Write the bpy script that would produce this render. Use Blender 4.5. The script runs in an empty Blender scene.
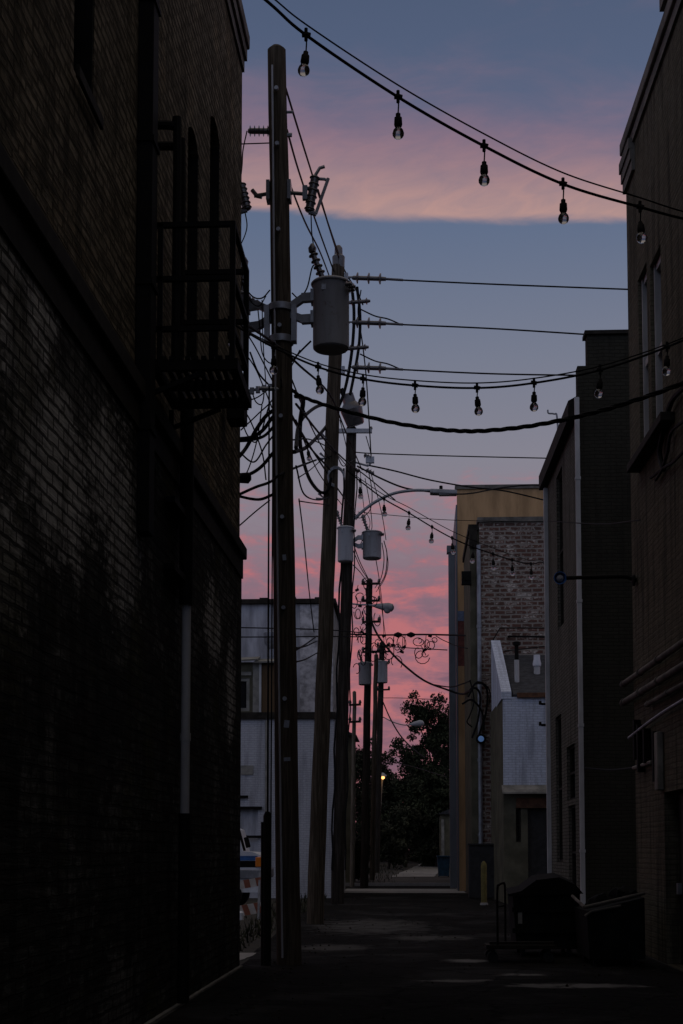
import bpy, bmesh, math, random
from mathutils import Matrix, Vector, Euler
random.seed(11)
R = math.radians
sc = bpy.context.scene
col = sc.collection

# ------------------------------------------------------------------ camera
F, W, H = 1422.0, 683.0, 1024.0
CAMH, PITCH, YAW = 1.55, 4.3, 2.75
CY = 850 - F * math.tan(math.radians(PITCH))     # row of the optical axis: the lens is shifted up, as for architecture
cd = bpy.data.cameras.new('camera'); cam = bpy.data.objects.new('camera', cd); col.objects.link(cam)
cd.sensor_fit = 'VERTICAL'; cd.sensor_height = 36.0; cd.lens = F / H * 36.0
cd.shift_y = (CY - H / 2) / H
cd.clip_start = 0.1; cd.clip_end = 4000
cam.location = (0, 0, CAMH); cam.rotation_euler = (R(90 + PITCH), 0, R(YAW))
sc.camera = cam
sc.render.resolution_x, sc.render.resolution_y = 683, 1024
CO = Vector((0, 0, CAMH)); CR = Euler((R(90 + PITCH), 0, R(YAW))).to_matrix()

# ------------------------------------------------------------------ exposure
vs = sc.view_settings
vs.view_transform = 'Standard'; vs.look = 'None'; vs.exposure = 0.0; vs.gamma = 1.0; vs.use_curve_mapping = False

def lin(r, g, b):
    f = lambda c: (c / 12.92 if c <= .04045 else ((c + .055) / 1.055) ** 2.4)
    return (f(r / 255), f(g / 255), f(b / 255), 1)

class NT:
    """tiny node-tree helper"""
    def __init__(s, tree): s.t = tree; s.n = tree.nodes; s.l = tree.links
    def new(s, typ, **kw):
        nd = s.n.new(typ)
        for k, v in kw.items(): setattr(nd, k, v)
        return nd
    def put(s, sock, v):
        if isinstance(v, bpy.types.NodeSocket): s.l.new(v, sock)
        else: sock.default_value = v
    def math(s, op, a, b=0.0, c=0.0, clamp=False):
        nd = s.new('ShaderNodeMath', operation=op, use_clamp=clamp)
        s.put(nd.inputs[0], a); s.put(nd.inputs[1], b)
        if op in ('MULTIPLY_ADD', 'SMOOTH_MIN'): s.put(nd.inputs[2], c)
        return nd.outputs[0]
    def step(s, v, a, b):
        nd = s.new('ShaderNodeMapRange', interpolation_type='SMOOTHSTEP')
        s.put(nd.inputs[0], v); nd.inputs[1].default_value = a; nd.inputs[2].default_value = b
        return nd.outputs[0]
    def mix(s, f, a, b):
        nd = s.new('ShaderNodeMix', data_type='RGBA')
        s.put(nd.inputs[0], f); s.put(nd.inputs[6], a); s.put(nd.inputs[7], b)
        return nd.outputs[2]
    def noise(s, vec, scale, detail=4, rough=.55, dist=0.0):
        nd = s.new('ShaderNodeTexNoise'); s.put(nd.inputs['Vector'], vec)
        nd.inputs['Scale'].default_value = scale; nd.inputs['Detail'].default_value = detail
        nd.inputs['Roughness'].default_value = rough; nd.inputs['Distortion'].default_value = dist
        return nd.outputs[0]
    def comb(s, x, y, z):
        nd = s.new('ShaderNodeCombineXYZ'); s.put(nd.inputs[0], x); s.put(nd.inputs[1], y); s.put(nd.inputs[2], z)
        return nd.outputs[0]
    def sep(s, v):
        nd = s.new('ShaderNodeSeparateXYZ'); s.put(nd.inputs[0], v); return nd.outputs

# ------------------------------------------------------------------ sky (dusk)
wd = bpy.data.worlds.new('World'); sc.world = wd; wd.use_nodes = True
N = NT(wd.node_tree); N.n.clear()
tc = N.new('ShaderNodeTexCoord')
nv = N.new('ShaderNodeVectorMath', operation='NORMALIZE'); N.l.new(tc.outputs['Generated'], nv.inputs[0])
x, y, z = N.sep(nv.outputs[0])
az = N.math('ARCTAN2', x, y)
ramp = N.new('ShaderNodeValToRGB'); N.l.new(z, ramp.inputs[0])
stops = [(0.0, (150, 82, 98)), (.06, (158, 88, 104)), (.12, (176, 100, 110)), (.17, (150, 116, 128)), (.215, (142, 128, 140)), (.27, (134, 133, 147)),
         (.33, (121, 127, 146)), (.41, (98, 113, 141)), (.46, (90, 103, 132)), (.53, (80, 94, 122)), (1.0, (66, 78, 104))]
el = ramp.color_ramp.elements
while len(el) < len(stops): el.new(.5)
for e, (p, c) in zip(el, stops): e.position = p; e.color = lin(*c)
# low sunset clouds: long streaks of lit pink and shaded mauve
cv = N.comb(N.math('MULTIPLY', az, 11.0), N.math('ADD', N.math('MULTIPLY', z, 44.0), N.math('MULTIPLY', az, 3.0)), 4.6)
n1 = N.noise(cv, 1.0, 6, .58, .6)
cv2 = N.comb(N.math('MULTIPLY', az, 42.0), N.math('MULTIPLY', z, 105.0), 7.7)
n2 = N.noise(cv2, 1.0, 5, .6, .4)
nn = N.math('ADD', N.math('MULTIPLY', n1, .58), N.math('MULTIPLY', n2, .42))
low = N.math('SUBTRACT', 1.0, N.step(N.math('ADD', z, N.math('MULTIPLY', N.math('SUBTRACT', .5, nn), .30)), .155, .26))
low = N.math('MULTIPLY', low, N.math('MAXIMUM', N.step(y, -.2, .5), 0.12))
lowz = N.step(z, .03, .17)
mauve = N.mix(N.step(nn, .38, .50), lin(98, 88, 110), lin(138, 102, 120))
pink = N.mix(N.step(nn, .455, .60), mauve, lin(188, 112, 119))
clr = N.mix(N.math('MULTIPLY', low, N.math('ADD', .78, N.math('MULTIPLY', N.step(nn, .46, .58), .2))), ramp.outputs[0], pink)
# the high pink bank with its clean lower edge
EDGE = 0.4114
edge = N.math('ADD', N.math('ADD', z, N.math('MULTIPLY', az, .045)), N.math('MULTIPLY', N.math('SUBTRACT', n1, .5), .012))
bn = N.noise(N.comb(N.math('MULTIPLY', az, 7.0), N.math('MULTIPLY', z, 30.0), 1.1), 1.0, 5, .6, .5)
lo = N.step(edge, EDGE, EDGE + .007)
hi = N.math('SUBTRACT', 1.0, N.step(N.math('ADD', edge, N.math('MULTIPLY', N.math('SUBTRACT', bn, .5), .10)), .425, .51))
bf = N.noise(N.comb(N.math('MULTIPLY', az, 26.0), N.math('ADD', N.math('MULTIPLY', z, 95.0), N.math('MULTIPLY', az, -18.0)), 2.4), 1.0, 5, .6, .7)
band = N.math('MULTIPLY', N.math('MULTIPLY', lo, hi), N.math('ADD', N.math('ADD', .58, N.math('MULTIPLY', bn, .42)), N.math('MULTIPLY', N.math('SUBTRACT', bf, .5), .7)), clamp=True)
band = N.math('MULTIPLY', band, N.step(y, .1, .6))
clr = N.mix(N.math('MULTIPLY', band, 1.0, clamp=True), clr, N.mix(N.step(edge, .41, .47), lin(194, 154, 146), lin(156, 120, 134)))
# a faint tuft higher up
tuft = N.math('MULTIPLY', N.math('MULTIPLY', N.step(z, .512, .53), N.step(az, .05, .11)), N.step(N.noise(N.comb(N.math('MULTIPLY', az, 9.0), N.math('MULTIPLY', z, 30.0), 5.2), 1.0, 4), .42, .58))
clr = N.mix(N.math('MULTIPLY', tuft, .45), clr, lin(150, 112, 128))
nish = N.new('ShaderNodeTexSky', sky_type='NISHITA'); nish.sun_disc = False
nish.sun_elevation = R(1.5); nish.sun_rotation = R(20)
back = N.math('MULTIPLY', N.math('SUBTRACT', 1.0, N.step(y, -.45, .1)), N.math('SUBTRACT', 1.0, N.step(z, .5, .9)))
clr = N.mix(back, clr, lin(146, 156, 186))  # unseen sky behind the camera, brightened to light the fronts facing it
# overhead sky above the frame, brightened as unseen fill for the walls
clr = N.mix(N.step(z, .60, .82), clr, lin(178, 168, 160))
b1 = N.new('ShaderNodeBackground'); N.l.new(clr, b1.inputs[0]); b1.inputs[1].default_value = 0.92
b2 = N.new('ShaderNodeBackground'); N.l.new(nish.outputs[0], b2.inputs[0]); b2.inputs[1].default_value = 0.004
ad = N.new('ShaderNodeAddShader'); N.l.new(b1.outputs[0], ad.inputs[0]); N.l.new(b2.outputs[0], ad.inputs[1])
wo = N.new('ShaderNodeOutputWorld'); N.l.new(ad.outputs[0], wo.inputs[0])

# last glow of a sun that is all but down, ahead and to the right
sl = bpy.data.lights.new('sun', 'SUN'); sl.energy = 0.03; sl.angle = R(15); sl.color = (1, .66, .55)
so = bpy.data.objects.new('sun', sl); col.objects.link(so)
so.rotation_euler = (R(90 - 3), 0, R(180 - 20)); so.location = (0, 0, 60)

# ------------------------------------------------------------------ geometry helpers
def ray(px, py):
    return CR @ Vector(((px - W / 2) / F, (CY - py) / F, -1))
def P(px, py, Y):
    d = ray(px, py); return CO + d * (Y / d.y)
def X(px, py, Y): return P(px, py, Y).x
def Z(px, py, Y): return P(px, py, Y).z
def onplane(px, py, p0, nrm):
    d = ray(px, py); return CO + d * ((Vector(p0) - CO).dot(nrm) / d.dot(nrm))
class Wall:
    """a vertical wall line x = x0 + k (y - y0)"""
    def __init__(s, x0, y0, k): s.x0, s.y0, s.k = x0, y0, k; s.n = Vector((1, -k, 0)).normalized(); s.u = Vector((k, 1, 0)).normalized()
    def x(s, y): return s.x0 + s.k * (y - s.y0)
    def at(s, px, py): return onplane(px, py, (s.x0, s.y0, 0), s.n)

class MB:
    def __init__(s): s.bm = bmesh.new()
    def poly(s, pts):
        try: return s.bm.faces.new([s.bm.verts.new(p) for p in pts])
        except ValueError: return None
    def box(s, x0, x1, y0, y1, z0, z1):
        return s.obox(Vector(((x0 + x1) / 2, (y0 + y1) / 2, (z0 + z1) / 2)), (abs(x1 - x0), abs(y1 - y0), abs(z1 - z0)))
    def obox(s, c, size, rot=None, bev=0.0):
        m = Matrix.Translation(c) @ (rot.to_4x4() if rot else Matrix()) @ Matrix.Diagonal((size[0], size[1], size[2], 1))
        r = bmesh.ops.create_cube(s.bm, size=1, matrix=m)
        if bev:
            es = list({e for v in r['verts'] for e in v.link_edges})
            bmesh.ops.bevel(s.bm, geom=es, offset=bev, segments=2, profile=.5, affect='EDGES')
        return s
    def bar(s, a, b, w, h=None):
        a, b = Vector(a), Vector(b); d = b - a; L = d.length
        if L < 1e-6: return s
        q = d.to_track_quat('Y', 'Z').to_matrix()
        return s.obox((a + b) / 2, (w, L, h or w), q)
    def tube(s, pts, r, n=7, caps=True):
        pts = [Vector(p) for p in pts]; k = len(pts)
        rs = r if isinstance(r, (list, tuple)) else [r] * k
        rings = []; up = None
        for i, p in enumerate(pts):
            t = (pts[min(i + 1, k - 1)] - pts[max(i - 1, 0)])
            if t.length < 1e-9: t = Vector((0, 0, 1))
            t.normalize()
            if up is None:
                up = t.orthogonal().normalized()
            else:
                up = (up - t * up.dot(t))
                up = up.normalized() if up.length > 1e-6 else t.orthogonal().normalized()
            b = t.cross(up)
            rings.append([s.bm.verts.new(p + (up * math.cos(2 * math.pi * j / n) + b * math.sin(2 * math.pi * j / n)) * rs[i]) for j in range(n)])
        for i in range(k - 1):
            for j in range(n):
                s.bm.faces.new((rings[i][j], rings[i][(j + 1) % n], rings[i + 1][(j + 1) % n], rings[i + 1][j]))
        if caps:
            s.bm.faces.new(rings[0][::-1]); s.bm.faces.new(rings[-1])
        return s
    def lathe(s, prof, o=(0, 0, 0), rot=None, n=16):
        o = Vector(o); rings = []
        for r_, z_ in prof:
            ring = []
            for j in range(n):
                v = Vector((max(r_, 1e-4) * math.cos(2 * math.pi * j / n), max(r_, 1e-4) * math.sin(2 * math.pi * j / n), z_))
                if rot: v = rot @ v
                ring.append(s.bm.verts.new(o + v))
            rings.append(ring)
        for i in range(len(rings) - 1):
            for j in range(n):
                s.bm.faces.new((rings[i][j], rings[i][(j + 1) % n], rings[i + 1][(j + 1) % n], rings[i + 1][j]))
        s.bm.faces.new(rings[0][::-1]); s.bm.faces.new(rings[-1])
        return s
    def prism(s, pts, d):
        """closed polygon pts pushed along vector d"""
        d = Vector(d); a = [Vector(p) for p in pts]; b = [p + d for p in a]
        s.poly(a); s.poly(b[::-1])
        for i in range(len(a)): s.poly([a[i], b[i], b[(i + 1) % len(a)], a[(i + 1) % len(a)]])
        return s
    def build(s, name, mat, parent=None, smooth=False, origin=None, clean=True):
        if clean:
            bmesh.ops.remove_doubles(s.bm, verts=s.bm.verts, dist=1e-5)
            bmesh.ops.recalc_face_normals(s.bm, faces=s.bm.faces)
        me = bpy.data.meshes.new(name); 
        o = bpy.data.objects.new(name, me); col.objects.link(o)
        if parent is None:
            vs_ = [v.co for v in s.bm.verts]
            c = Vector(origin) if origin is not None else Vector(((min(v.x for v in vs_) + max(v.x for v in vs_)) / 2, (min(v.y for v in vs_) + max(v.y for v in vs_)) / 2, min(v.z for v in vs_)))
            for v in s.bm.verts: v.co -= c
            o.location = c
        else:
            o.parent = parent
            if parent.type == 'EMPTY': o.matrix_parent_inverse = Matrix.Translation(-parent.location)
        s.bm.to_mesh(me); s.bm.free(); me.materials.append(mat)
        if smooth:
            for p in me.polygons: p.use_smooth = True
            try: me.set_sharp_from_angle(angle=R(40))
            except Exception: pass
        return o

def tag(o, label, cat, group=None):
    o['label'] = label; o['category'] = cat
    if group: o['group'] = group
    return o
def thing(name, label, cat, loc, group=None):
    o = bpy.data.objects.new(name, None); col.objects.link(o); o.location = loc; o.empty_display_size = .3
    return tag(o, label, cat, group)
def struct(o): o['kind'] = 'structure'; return o

def spline(pts, n=10):
    pts = [Vector(p) for p in pts]
    if len(pts) == 2: return [pts[0].lerp(pts[1], i / n) for i in range(n + 1)]
    e = [pts[0] * 2 - pts[1]] + pts + [pts[-1] * 2 - pts[-2]]; out = []
    for i in range(1, len(e) - 2):
        a, b, c, d = e[i - 1:i + 3]
        for k in range(n):
            t = k / n
            out.append(.5 * ((2 * b) + (c - a) * t + (2 * a - 5 * b + 4 * c - d) * t * t + (3 * b - a - 3 * c + d) * t ** 3))
    out.append(pts[-1]); return out
def sagline(a, b, sag, n=18):
    a, b = Vector(a), Vector(b)
    return [a.lerp(b, i / n) - Vector((0, 0, sag * 4 * (i / n) * (1 - i / n))) for i in range(n + 1)]

# ------------------------------------------------------------------ materials
MATS = {}
def base_mat(name):
    m = bpy.data.materials.new(name); m.use_nodes = True; T = NT(m.node_tree)
    bs = T.n['Principled BSDF']; MATS[name] = m
    return m, T, bs
def geo_uv(T):
    """object coordinates; u along the wall whichever way it faces, v up"""
    t = T.new('ShaderNodeTexCoord').outputs['Object']; x, y, z = T.sep(t)
    g = T.new('ShaderNodeNewGeometry'); nx, ny, nz = T.sep(g.outputs['True Normal'])
    m = T.math('GREATER_THAN', T.math('ABSOLUTE', nx), .7)
    u = T.math('ADD', T.math('MULTIPLY', y, m), T.math('MULTIPLY', x, T.math('SUBTRACT', 1.0, m)))
    return t, u, z
def plain(name, c, rough=.7, metal=0.0, var=.25, scale=6.0, spec=.3, bump=0.0, c2=None, stretch=(1, 1, 1)):
    m, T, b = base_mat(name)
    t = T.new('ShaderNodeTexCoord').outputs['Object']
    mp = T.new('ShaderNodeMapping'); T.l.new(t, mp.inputs[0]); mp.inputs['Scale'].default_value = stretch
    n = T.noise(mp.outputs[0], scale, 6, .6)
    a = (*[q * (1 - var) for q in c], 1); d = (*(c2 or [min(1, q * (1 + var)) for q in c]), 1)
    T.l.new(T.mix(T.step(n, .35, .65), a, d), b.inputs['Base Color'])
    b.inputs['Roughness'].default_value = rough; b.inputs['Metallic'].default_value = metal
    b.inputs['Specular IOR Level'].default_value = spec
    if bump:
        bp = T.new('ShaderNodeBump'); bp.inputs['Strength'].default_value = bump; bp.inputs['Distance'].default_value = .02
        T.l.new(n, bp.inputs['Height']); T.l.new(bp.outputs[0], b.inputs['Normal'])
    return m
def brick(name, c1, c2, mort, patch=None, patch_amt=.5, dirt=(.02, .018, .015), dirt_amt=.5, bump=.7, bw=.215, bh=.075, ms=.012, tint=None, patch_scale=1.0, seed=0.0, streak=.35, rough=.9, pv=.55, course=0.0, spots=()):
    m, T, b = base_mat(name)
    t, u, v = geo_uv(T)
    wob = T.noise(t, 3.5, 5)
    uv = T.comb(u, T.math('ADD', v, T.math('MULTIPLY', T.math('SUBTRACT', wob, .5), .055)), 0.0)
    bt = T.new('ShaderNodeTexBrick'); T.l.new(uv, bt.inputs['Vector'])
    bt.inputs['Scale'].default_value = 1.0; bt.inputs['Brick Width'].default_value = bw; bt.inputs['Row Height'].default_value = bh
    bt.inputs['Mortar Size'].default_value = ms; bt.inputs['Mortar Smooth'].default_value = .3; bt.inputs['Bias'].default_value = 0
    bt.inputs['Color1'].default_value = (*c1, 1); bt.inputs['Color2'].default_value = (*c2, 1); bt.inputs['Mortar'].default_value = (*mort, 1)
    c = bt.outputs['Color']
    big = T.noise(T.comb(u, T.math('MULTIPLY', v, pv), seed), .8 * patch_scale, 7, .68, .8)
    fine = T.noise(T.comb(T.math('MULTIPLY', u, 3.0), T.math('MULTIPLY', v, 5.0), seed + 4), 2.2, 6, .7)
    if patch:
        pm = T.step(T.math('ADD', T.math('MULTIPLY', big, .62), T.math('MULTIPLY', fine, .38)), .5, .6)
        if spots:
            tot = 0.0
            for (su, sv, ru, rv) in spots:
                du = T.math('DIVIDE', T.math('SUBTRACT', u, su), ru); dv = T.math('DIVIDE', T.math('SUBTRACT', v, sv), rv)
                r2 = T.math('SQRT', T.math('ADD', T.math('MULTIPLY', du, du), T.math('MULTIPLY', dv, dv)))
                q = T.math('ADD', r2, T.math('MULTIPLY', T.math('SUBTRACT', T.math('ADD', T.math('MULTIPLY', big, .5), T.math('MULTIPLY', fine, .5)), .5), 4.5))
                tot = T.math('MAXIMUM', tot, T.math('SUBTRACT', 1.0, T.step(q, .4, 1.1)))
            pm = T.math('MAXIMUM', T.math('MULTIPLY', pm, .22), tot)
        c = T.mix(T.math('MULTIPLY', pm, patch_amt), c, (*patch, 1))
    if tint:
        tn = T.noise(T.comb(T.math('MULTIPLY', u, 1.4), T.math('MULTIPLY', v, .8), seed + 9), .9, 3, .5)
        c = T.mix(T.math('MULTIPLY', T.step(tn, .52, .66), .6), c, (*tint, 1))
    st = T.noise(T.comb(T.math('MULTIPLY', u, 4.0), T.math('MULTIPLY', v, streak), seed + 2), 1.2, 5, .65)
    cn = T.noise(T.comb(T.math('MULTIPLY', u, 1.3), T.math('MULTIPLY', v, 15.0), seed + 6), 1.0, 5, .7, .5)
    if course: c = T.mix(T.math('MULTIPLY', T.step(cn, .44, .62), course), c, (dirt[0] * .7, dirt[1] * .7, dirt[2] * .7, 1))
    if patch: c = T.mix(T.math('MULTIPLY', T.math('MULTIPLY', bt.outputs['Fac'], .8), 1.0), c, (*mort, 1))
    c = T.mix(T.math('MULTIPLY', T.step(st, .45, .68), dirt_amt), c, (*dirt, 1))
    T.l.new(c, b.inputs['Base Color']); b.inputs['Roughness'].default_value = rough; b.inputs['Specular IOR Level'].default_value = .05
    h = T.math('ADD', T.math('MULTIPLY', T.math('SUBTRACT', 1.0, bt.outputs['Fac']), .8), T.math('ADD', T.math('MULTIPLY', fine, .7), T.math('MULTIPLY', cn, 1.2 if course else 0.0)))
    bp = T.new('ShaderNodeBump'); bp.inputs['Strength'].default_value = bump; bp.inputs['Distance'].default_value = .02
    T.l.new(h, bp.inputs['Height']); T.l.new(bp.outputs[0], b.inputs['Normal'])
    return m
def lapped(name, c, pitch, dirt_amt=.4, rough=.7, vertical=False, bump=.6):
    """boards, corrugation: a saw/wave profile by bump"""
    m, T, b = base_mat(name); t, u, v = geo_uv(T)
    w = T.math('FRACT', T.math('DIVIDE', u if vertical else v, pitch))
    n = T.noise(T.comb(T.math('MULTIPLY', u, 1.5), T.math('MULTIPLY', v, .5), .3), 1.6, 6, .65)
    T.l.new(T.mix(T.math('MULTIPLY', T.step(n, .42, .7), dirt_amt), (*c, 1), (c[0] * .35, c[1] * .35, c[2] * .33, 1)), b.inputs['Base Color'])
    b.inputs['Roughness'].default_value = rough; b.inputs['Specular IOR Level'].default_value = .25
    bp = T.new('ShaderNodeBump'); bp.inputs['Strength'].default_value = bump; bp.inputs['Distance'].default_value = .03
    T.l.new(w, bp.inputs['Height']); T.l.new(bp.outputs[0], b.inputs['Normal'])
    return m
def wood(name, c, grain=.5):
    m, T, b = base_mat(name)
    t = T.new('ShaderNodeTexCoord').outputs['Object']; x, y, z = T.sep(t)
    v = T.comb(T.math('MULTIPLY', x, 16.0), T.math('MULTIPLY', y, 16.0), T.math('MULTIPLY', z, .7))
    n = T.noise(v, 1.6, 6, .65, .6)
    n2 = T.noise(t, 1.1, 3)
    cc = T.mix(T.step(n, .38, .66), (c[0] * .4, c[1] * .4, c[2] * .4, 1), (*c, 1))
    cc = T.mix(T.math('MULTIPLY', T.step(n2, .45, .7), .45), cc, (c[0] * .45, c[1] * .42, c[2] * .4, 1))
    T.l.new(cc, b.inputs['Base Color']); b.inputs['Roughness'].default_value = .95; b.inputs['Specular IOR Level'].default_value = .04
    bp = T.new('ShaderNodeBump'); bp.inputs['Strength'].default_value = grain; bp.inputs['Distance'].default_value = .015
    T.l.new(n, bp.inputs['Height']); T.l.new(bp.outputs[0], b.inputs['Normal'])
    return m
def emis(name, c, s):
    m, T, b = base_mat(name); b.inputs['Base Color'].default_value = (*c, 1)
    b.inputs['Emission Color'].default_value = (*c, 1); b.inputs['Emission Strength'].default_value = s
    return m
def glassy(name, c, rough=.06, trans=0.0):
    m, T, b = base_mat(name)
    t = T.new('ShaderNodeTexCoord').outputs['Object']; n = T.noise(t, 3.0, 3)
    T.l.new(T.mix(n, (c[0] * .7, c[1] * .7, c[2] * .7, 1), (*c, 1)), b.inputs['Base Color'])
    b.inputs['Roughness'].default_value = rough; b.inputs['Transmission Weight'].default_value = trans
    return m

M = {}
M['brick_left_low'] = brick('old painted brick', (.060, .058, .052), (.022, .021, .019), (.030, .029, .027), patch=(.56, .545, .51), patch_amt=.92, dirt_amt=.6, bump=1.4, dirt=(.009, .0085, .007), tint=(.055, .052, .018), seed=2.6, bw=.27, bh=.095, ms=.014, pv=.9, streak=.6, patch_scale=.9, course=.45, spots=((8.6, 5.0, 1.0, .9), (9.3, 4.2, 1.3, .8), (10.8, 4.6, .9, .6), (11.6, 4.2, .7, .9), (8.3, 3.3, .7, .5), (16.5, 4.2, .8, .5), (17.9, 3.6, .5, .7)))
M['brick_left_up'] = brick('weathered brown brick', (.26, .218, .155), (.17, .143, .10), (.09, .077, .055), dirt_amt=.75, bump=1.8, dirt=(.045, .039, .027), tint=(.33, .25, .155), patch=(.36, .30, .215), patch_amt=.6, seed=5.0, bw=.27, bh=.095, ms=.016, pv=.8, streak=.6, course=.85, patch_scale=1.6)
M['brick_right'] = brick('grimy stucco over brick', (.135, .122, .085), (.115, .104, .074), (.09, .082, .06), dirt_amt=.7, bump=.7, dirt=(.024, .022, .017), patch=(.15, .14, .11), patch_amt=.5, course=.3, seed=8)
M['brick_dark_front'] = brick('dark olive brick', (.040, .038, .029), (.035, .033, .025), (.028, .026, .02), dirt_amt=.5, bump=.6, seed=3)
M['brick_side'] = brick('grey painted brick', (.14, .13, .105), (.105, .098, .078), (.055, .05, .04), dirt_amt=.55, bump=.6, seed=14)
M['brick_mottled'] = brick('mottled brick with flaking whitewash', (.15, .075, .058), (.10, .06, .048), (.26, .225, .19), patch=(.56, .50, .43), patch_amt=.95, dirt_amt=.25, dirt=(.07, .045, .036), bump=.9, bw=.36, bh=.15, ms=.03, patch_scale=3.6, seed=21, pv=1.6, streak=1.2, course=.3)
M['white_brick'] = brick('white painted brick', (.58, .62, .71), (.50, .54, .63), (.38, .41, .48), dirt=(.22, .23, .27), dirt_amt=.6, bump=.5, ms=.010, seed=30)
M['white_brick_left'] = brick('pale grey painted brick', (.46, .46, .485), (.42, .42, .445), (.35, .35, .37), dirt=(.2, .2, .21), dirt_amt=.55, bump=.5, seed=33)
M['stucco_tan'] = plain('tan stucco', (.39, .245, .125), .9, var=.2, scale=1.6, bump=.25, spec=.1, stretch=(1.6, 1.6, .3))
M['stucco_grey'] = plain('grey stucco', (.36, .36, .385), .9, var=.3, scale=1.5, stretch=(1.8, 1.8, .4), bump=.3, spec=.15)
M['stucco_rough'] = plain('flaking grey plaster', (.42, .40, .40), .95, var=.4, scale=3.0, bump=.8, spec=.1)
M['stucco_olive'] = plain('olive painted wall', (.095, .088, .06), .9, var=.25, scale=1.6, bump=.3, spec=.15)
M['blue_band'] = plain('blue grey painted band', (.12, .15, .22), .8)
M['red_panel'] = plain('dark red painted panel', (.14, .045, .035), .8)
M['metal_side'] = lapped('grey ribbed metal', (.13, .14, .155), .25, vertical=True, rough=.5)
M['trim_pale'] = plain('pale painted trim', (.40, .395, .39), .7, var=.18, scale=3, stretch=(1, 1, .3))
M['trim_grey'] = plain('weathered grey trim', (.20, .19, .165), .8, var=.3, scale=3)
M['trim_dark'] = plain('dark brown trim', (.022, .019, .015), .85, var=.3, spec=.15)
M['coping'] = plain('stained stone coping', (.12, .11, .095), .9, var=.35, scale=2.5, bump=.4)
M['orange_wood'] = plain('orange brown fascia', (.11, .052, .028), .8, var=.3)
M['brown_board'] = lapped('brown boards', (.085, .05, .022), .16, vertical=True)
M['roofing'] = plain('dark asphalt roofing', (.035, .036, .04), .95, var=.35, scale=5, bump=.4)
M['glass_dark'] = glassy('dark window glass', (.012, .013, .016), .08)
M['black_paint'] = plain('black painted iron', (.006, .0055, .005), .75, var=.3, metal=.0, spec=.12)
M['door_dark'] = plain('dark painted door', (.022, .021, .02), .6, var=.3)
M['galv'] = plain('dull galvanised steel', (.26, .27, .29), .5, metal=.55, var=.2, scale=5)
M['tank'] = plain('grey enamel transformer tank', (.25, .25, .262), .45, var=.1, scale=2.0, spec=.45)
M['tank_pale'] = plain('pale grey enamel', (.37, .38, .40), .45, var=.1, spec=.4)
M['tank_pale'] = None
def can_mat(name, c):
    m, T, b = base_mat(name)
    t = T.new('ShaderNodeTexCoord').outputs['Object']; x_, y_, z_ = T.sep(t)
    n = T.noise(T.comb(T.math('MULTIPLY', x_, 7.0), T.math('MULTIPLY', y_, 7.0), T.math('MULTIPLY', z_, 1.2)), 1.0, 6, .65); n2_ = T.noise(t, 9.0, 6, .7)
    cc = T.mix(T.math('MULTIPLY', T.step(n, .45, .7), .5), (*c, 1), (c[0] * .55, c[1] * .52, c[2] * .5, 1))
    cc = T.mix(T.math('MULTIPLY', T.step(n2_, .6, .72), .75), cc, (.10, .05, .03, 1))
    T.l.new(cc, b.inputs['Base Color']); T.l.new(T.math('ADD', .45, T.math('MULTIPLY', n2_, .3)), b.inputs['Roughness'])
    b.inputs['Specular IOR Level'].default_value = .35
    return m
M['tank'] = can_mat('weathered grey transformer enamel', (.29, .29, .30)); M['tank_pale'] = can_mat('weathered pale enamel', (.33, .335, .35))
M['porcelain'] = plain('brown grey porcelain', (.07, .062, .06), .25, var=.2, spec=.6)
M['pole'] = wood('weathered pine pole', (.105, .086, .064), .9)
M['pole_dark'] = wood('creosoted pole', (.05, .043, .036), .9)
M['pole_pale'] = wood('pale weathered pole', (.30, .27, .22), .6)
M['cable'] = plain('black rubber cable', (.007, .007, .0075), .7, var=.2, spec=.1)
M['bulb'] = glassy('clear bulb glass', (.5, .49, .49), .03, 1.0)
M['asphalt'] = None
M['white_metal'] = plain('white enamel', (.62, .64, .68), .4, var=.06, spec=.4)
M['blue_paint'] = plain('blue stripe paint', (.04, .12, .32), .4)
M['rubber'] = plain('tyre rubber', (.02, .02, .02), .85)
M['amber'] = glassy('amber lens', (.75, .22, .03), .2)
M['barricade_white'] = plain('white reflective sheeting', (.50, .47, .44), .5, var=.12)
M['barricade_orange'] = plain('faded orange sheeting', (.26, .095, .06), .5, var=.12)
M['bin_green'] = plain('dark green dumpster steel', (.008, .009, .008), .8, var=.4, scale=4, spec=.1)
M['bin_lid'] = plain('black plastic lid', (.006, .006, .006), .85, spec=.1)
M['bin_blue'] = plain('blue plastic', (.018, .055, .09), .5)
M['yellow'] = plain('worn yellow paint', (.13, .105, .025), .6, var=.25)
M['leaf'] = plain('dark foliage', (.022, .027, .013), .8, var=.5, scale=1.0, spec=.15)
M['leaf2'] = plain('olive foliage', (.026, .028, .016), .8, var=.5, scale=1.0, spec=.15)
M['bark'] = wood('bark', (.07, .055, .045))
M['lamp_on'] = emis('lit lamp', (1.0, .50, .16), 2.2)
M['blue_glow'] = emis('small blue lamp', (.20, .38, .75), .12)

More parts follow.
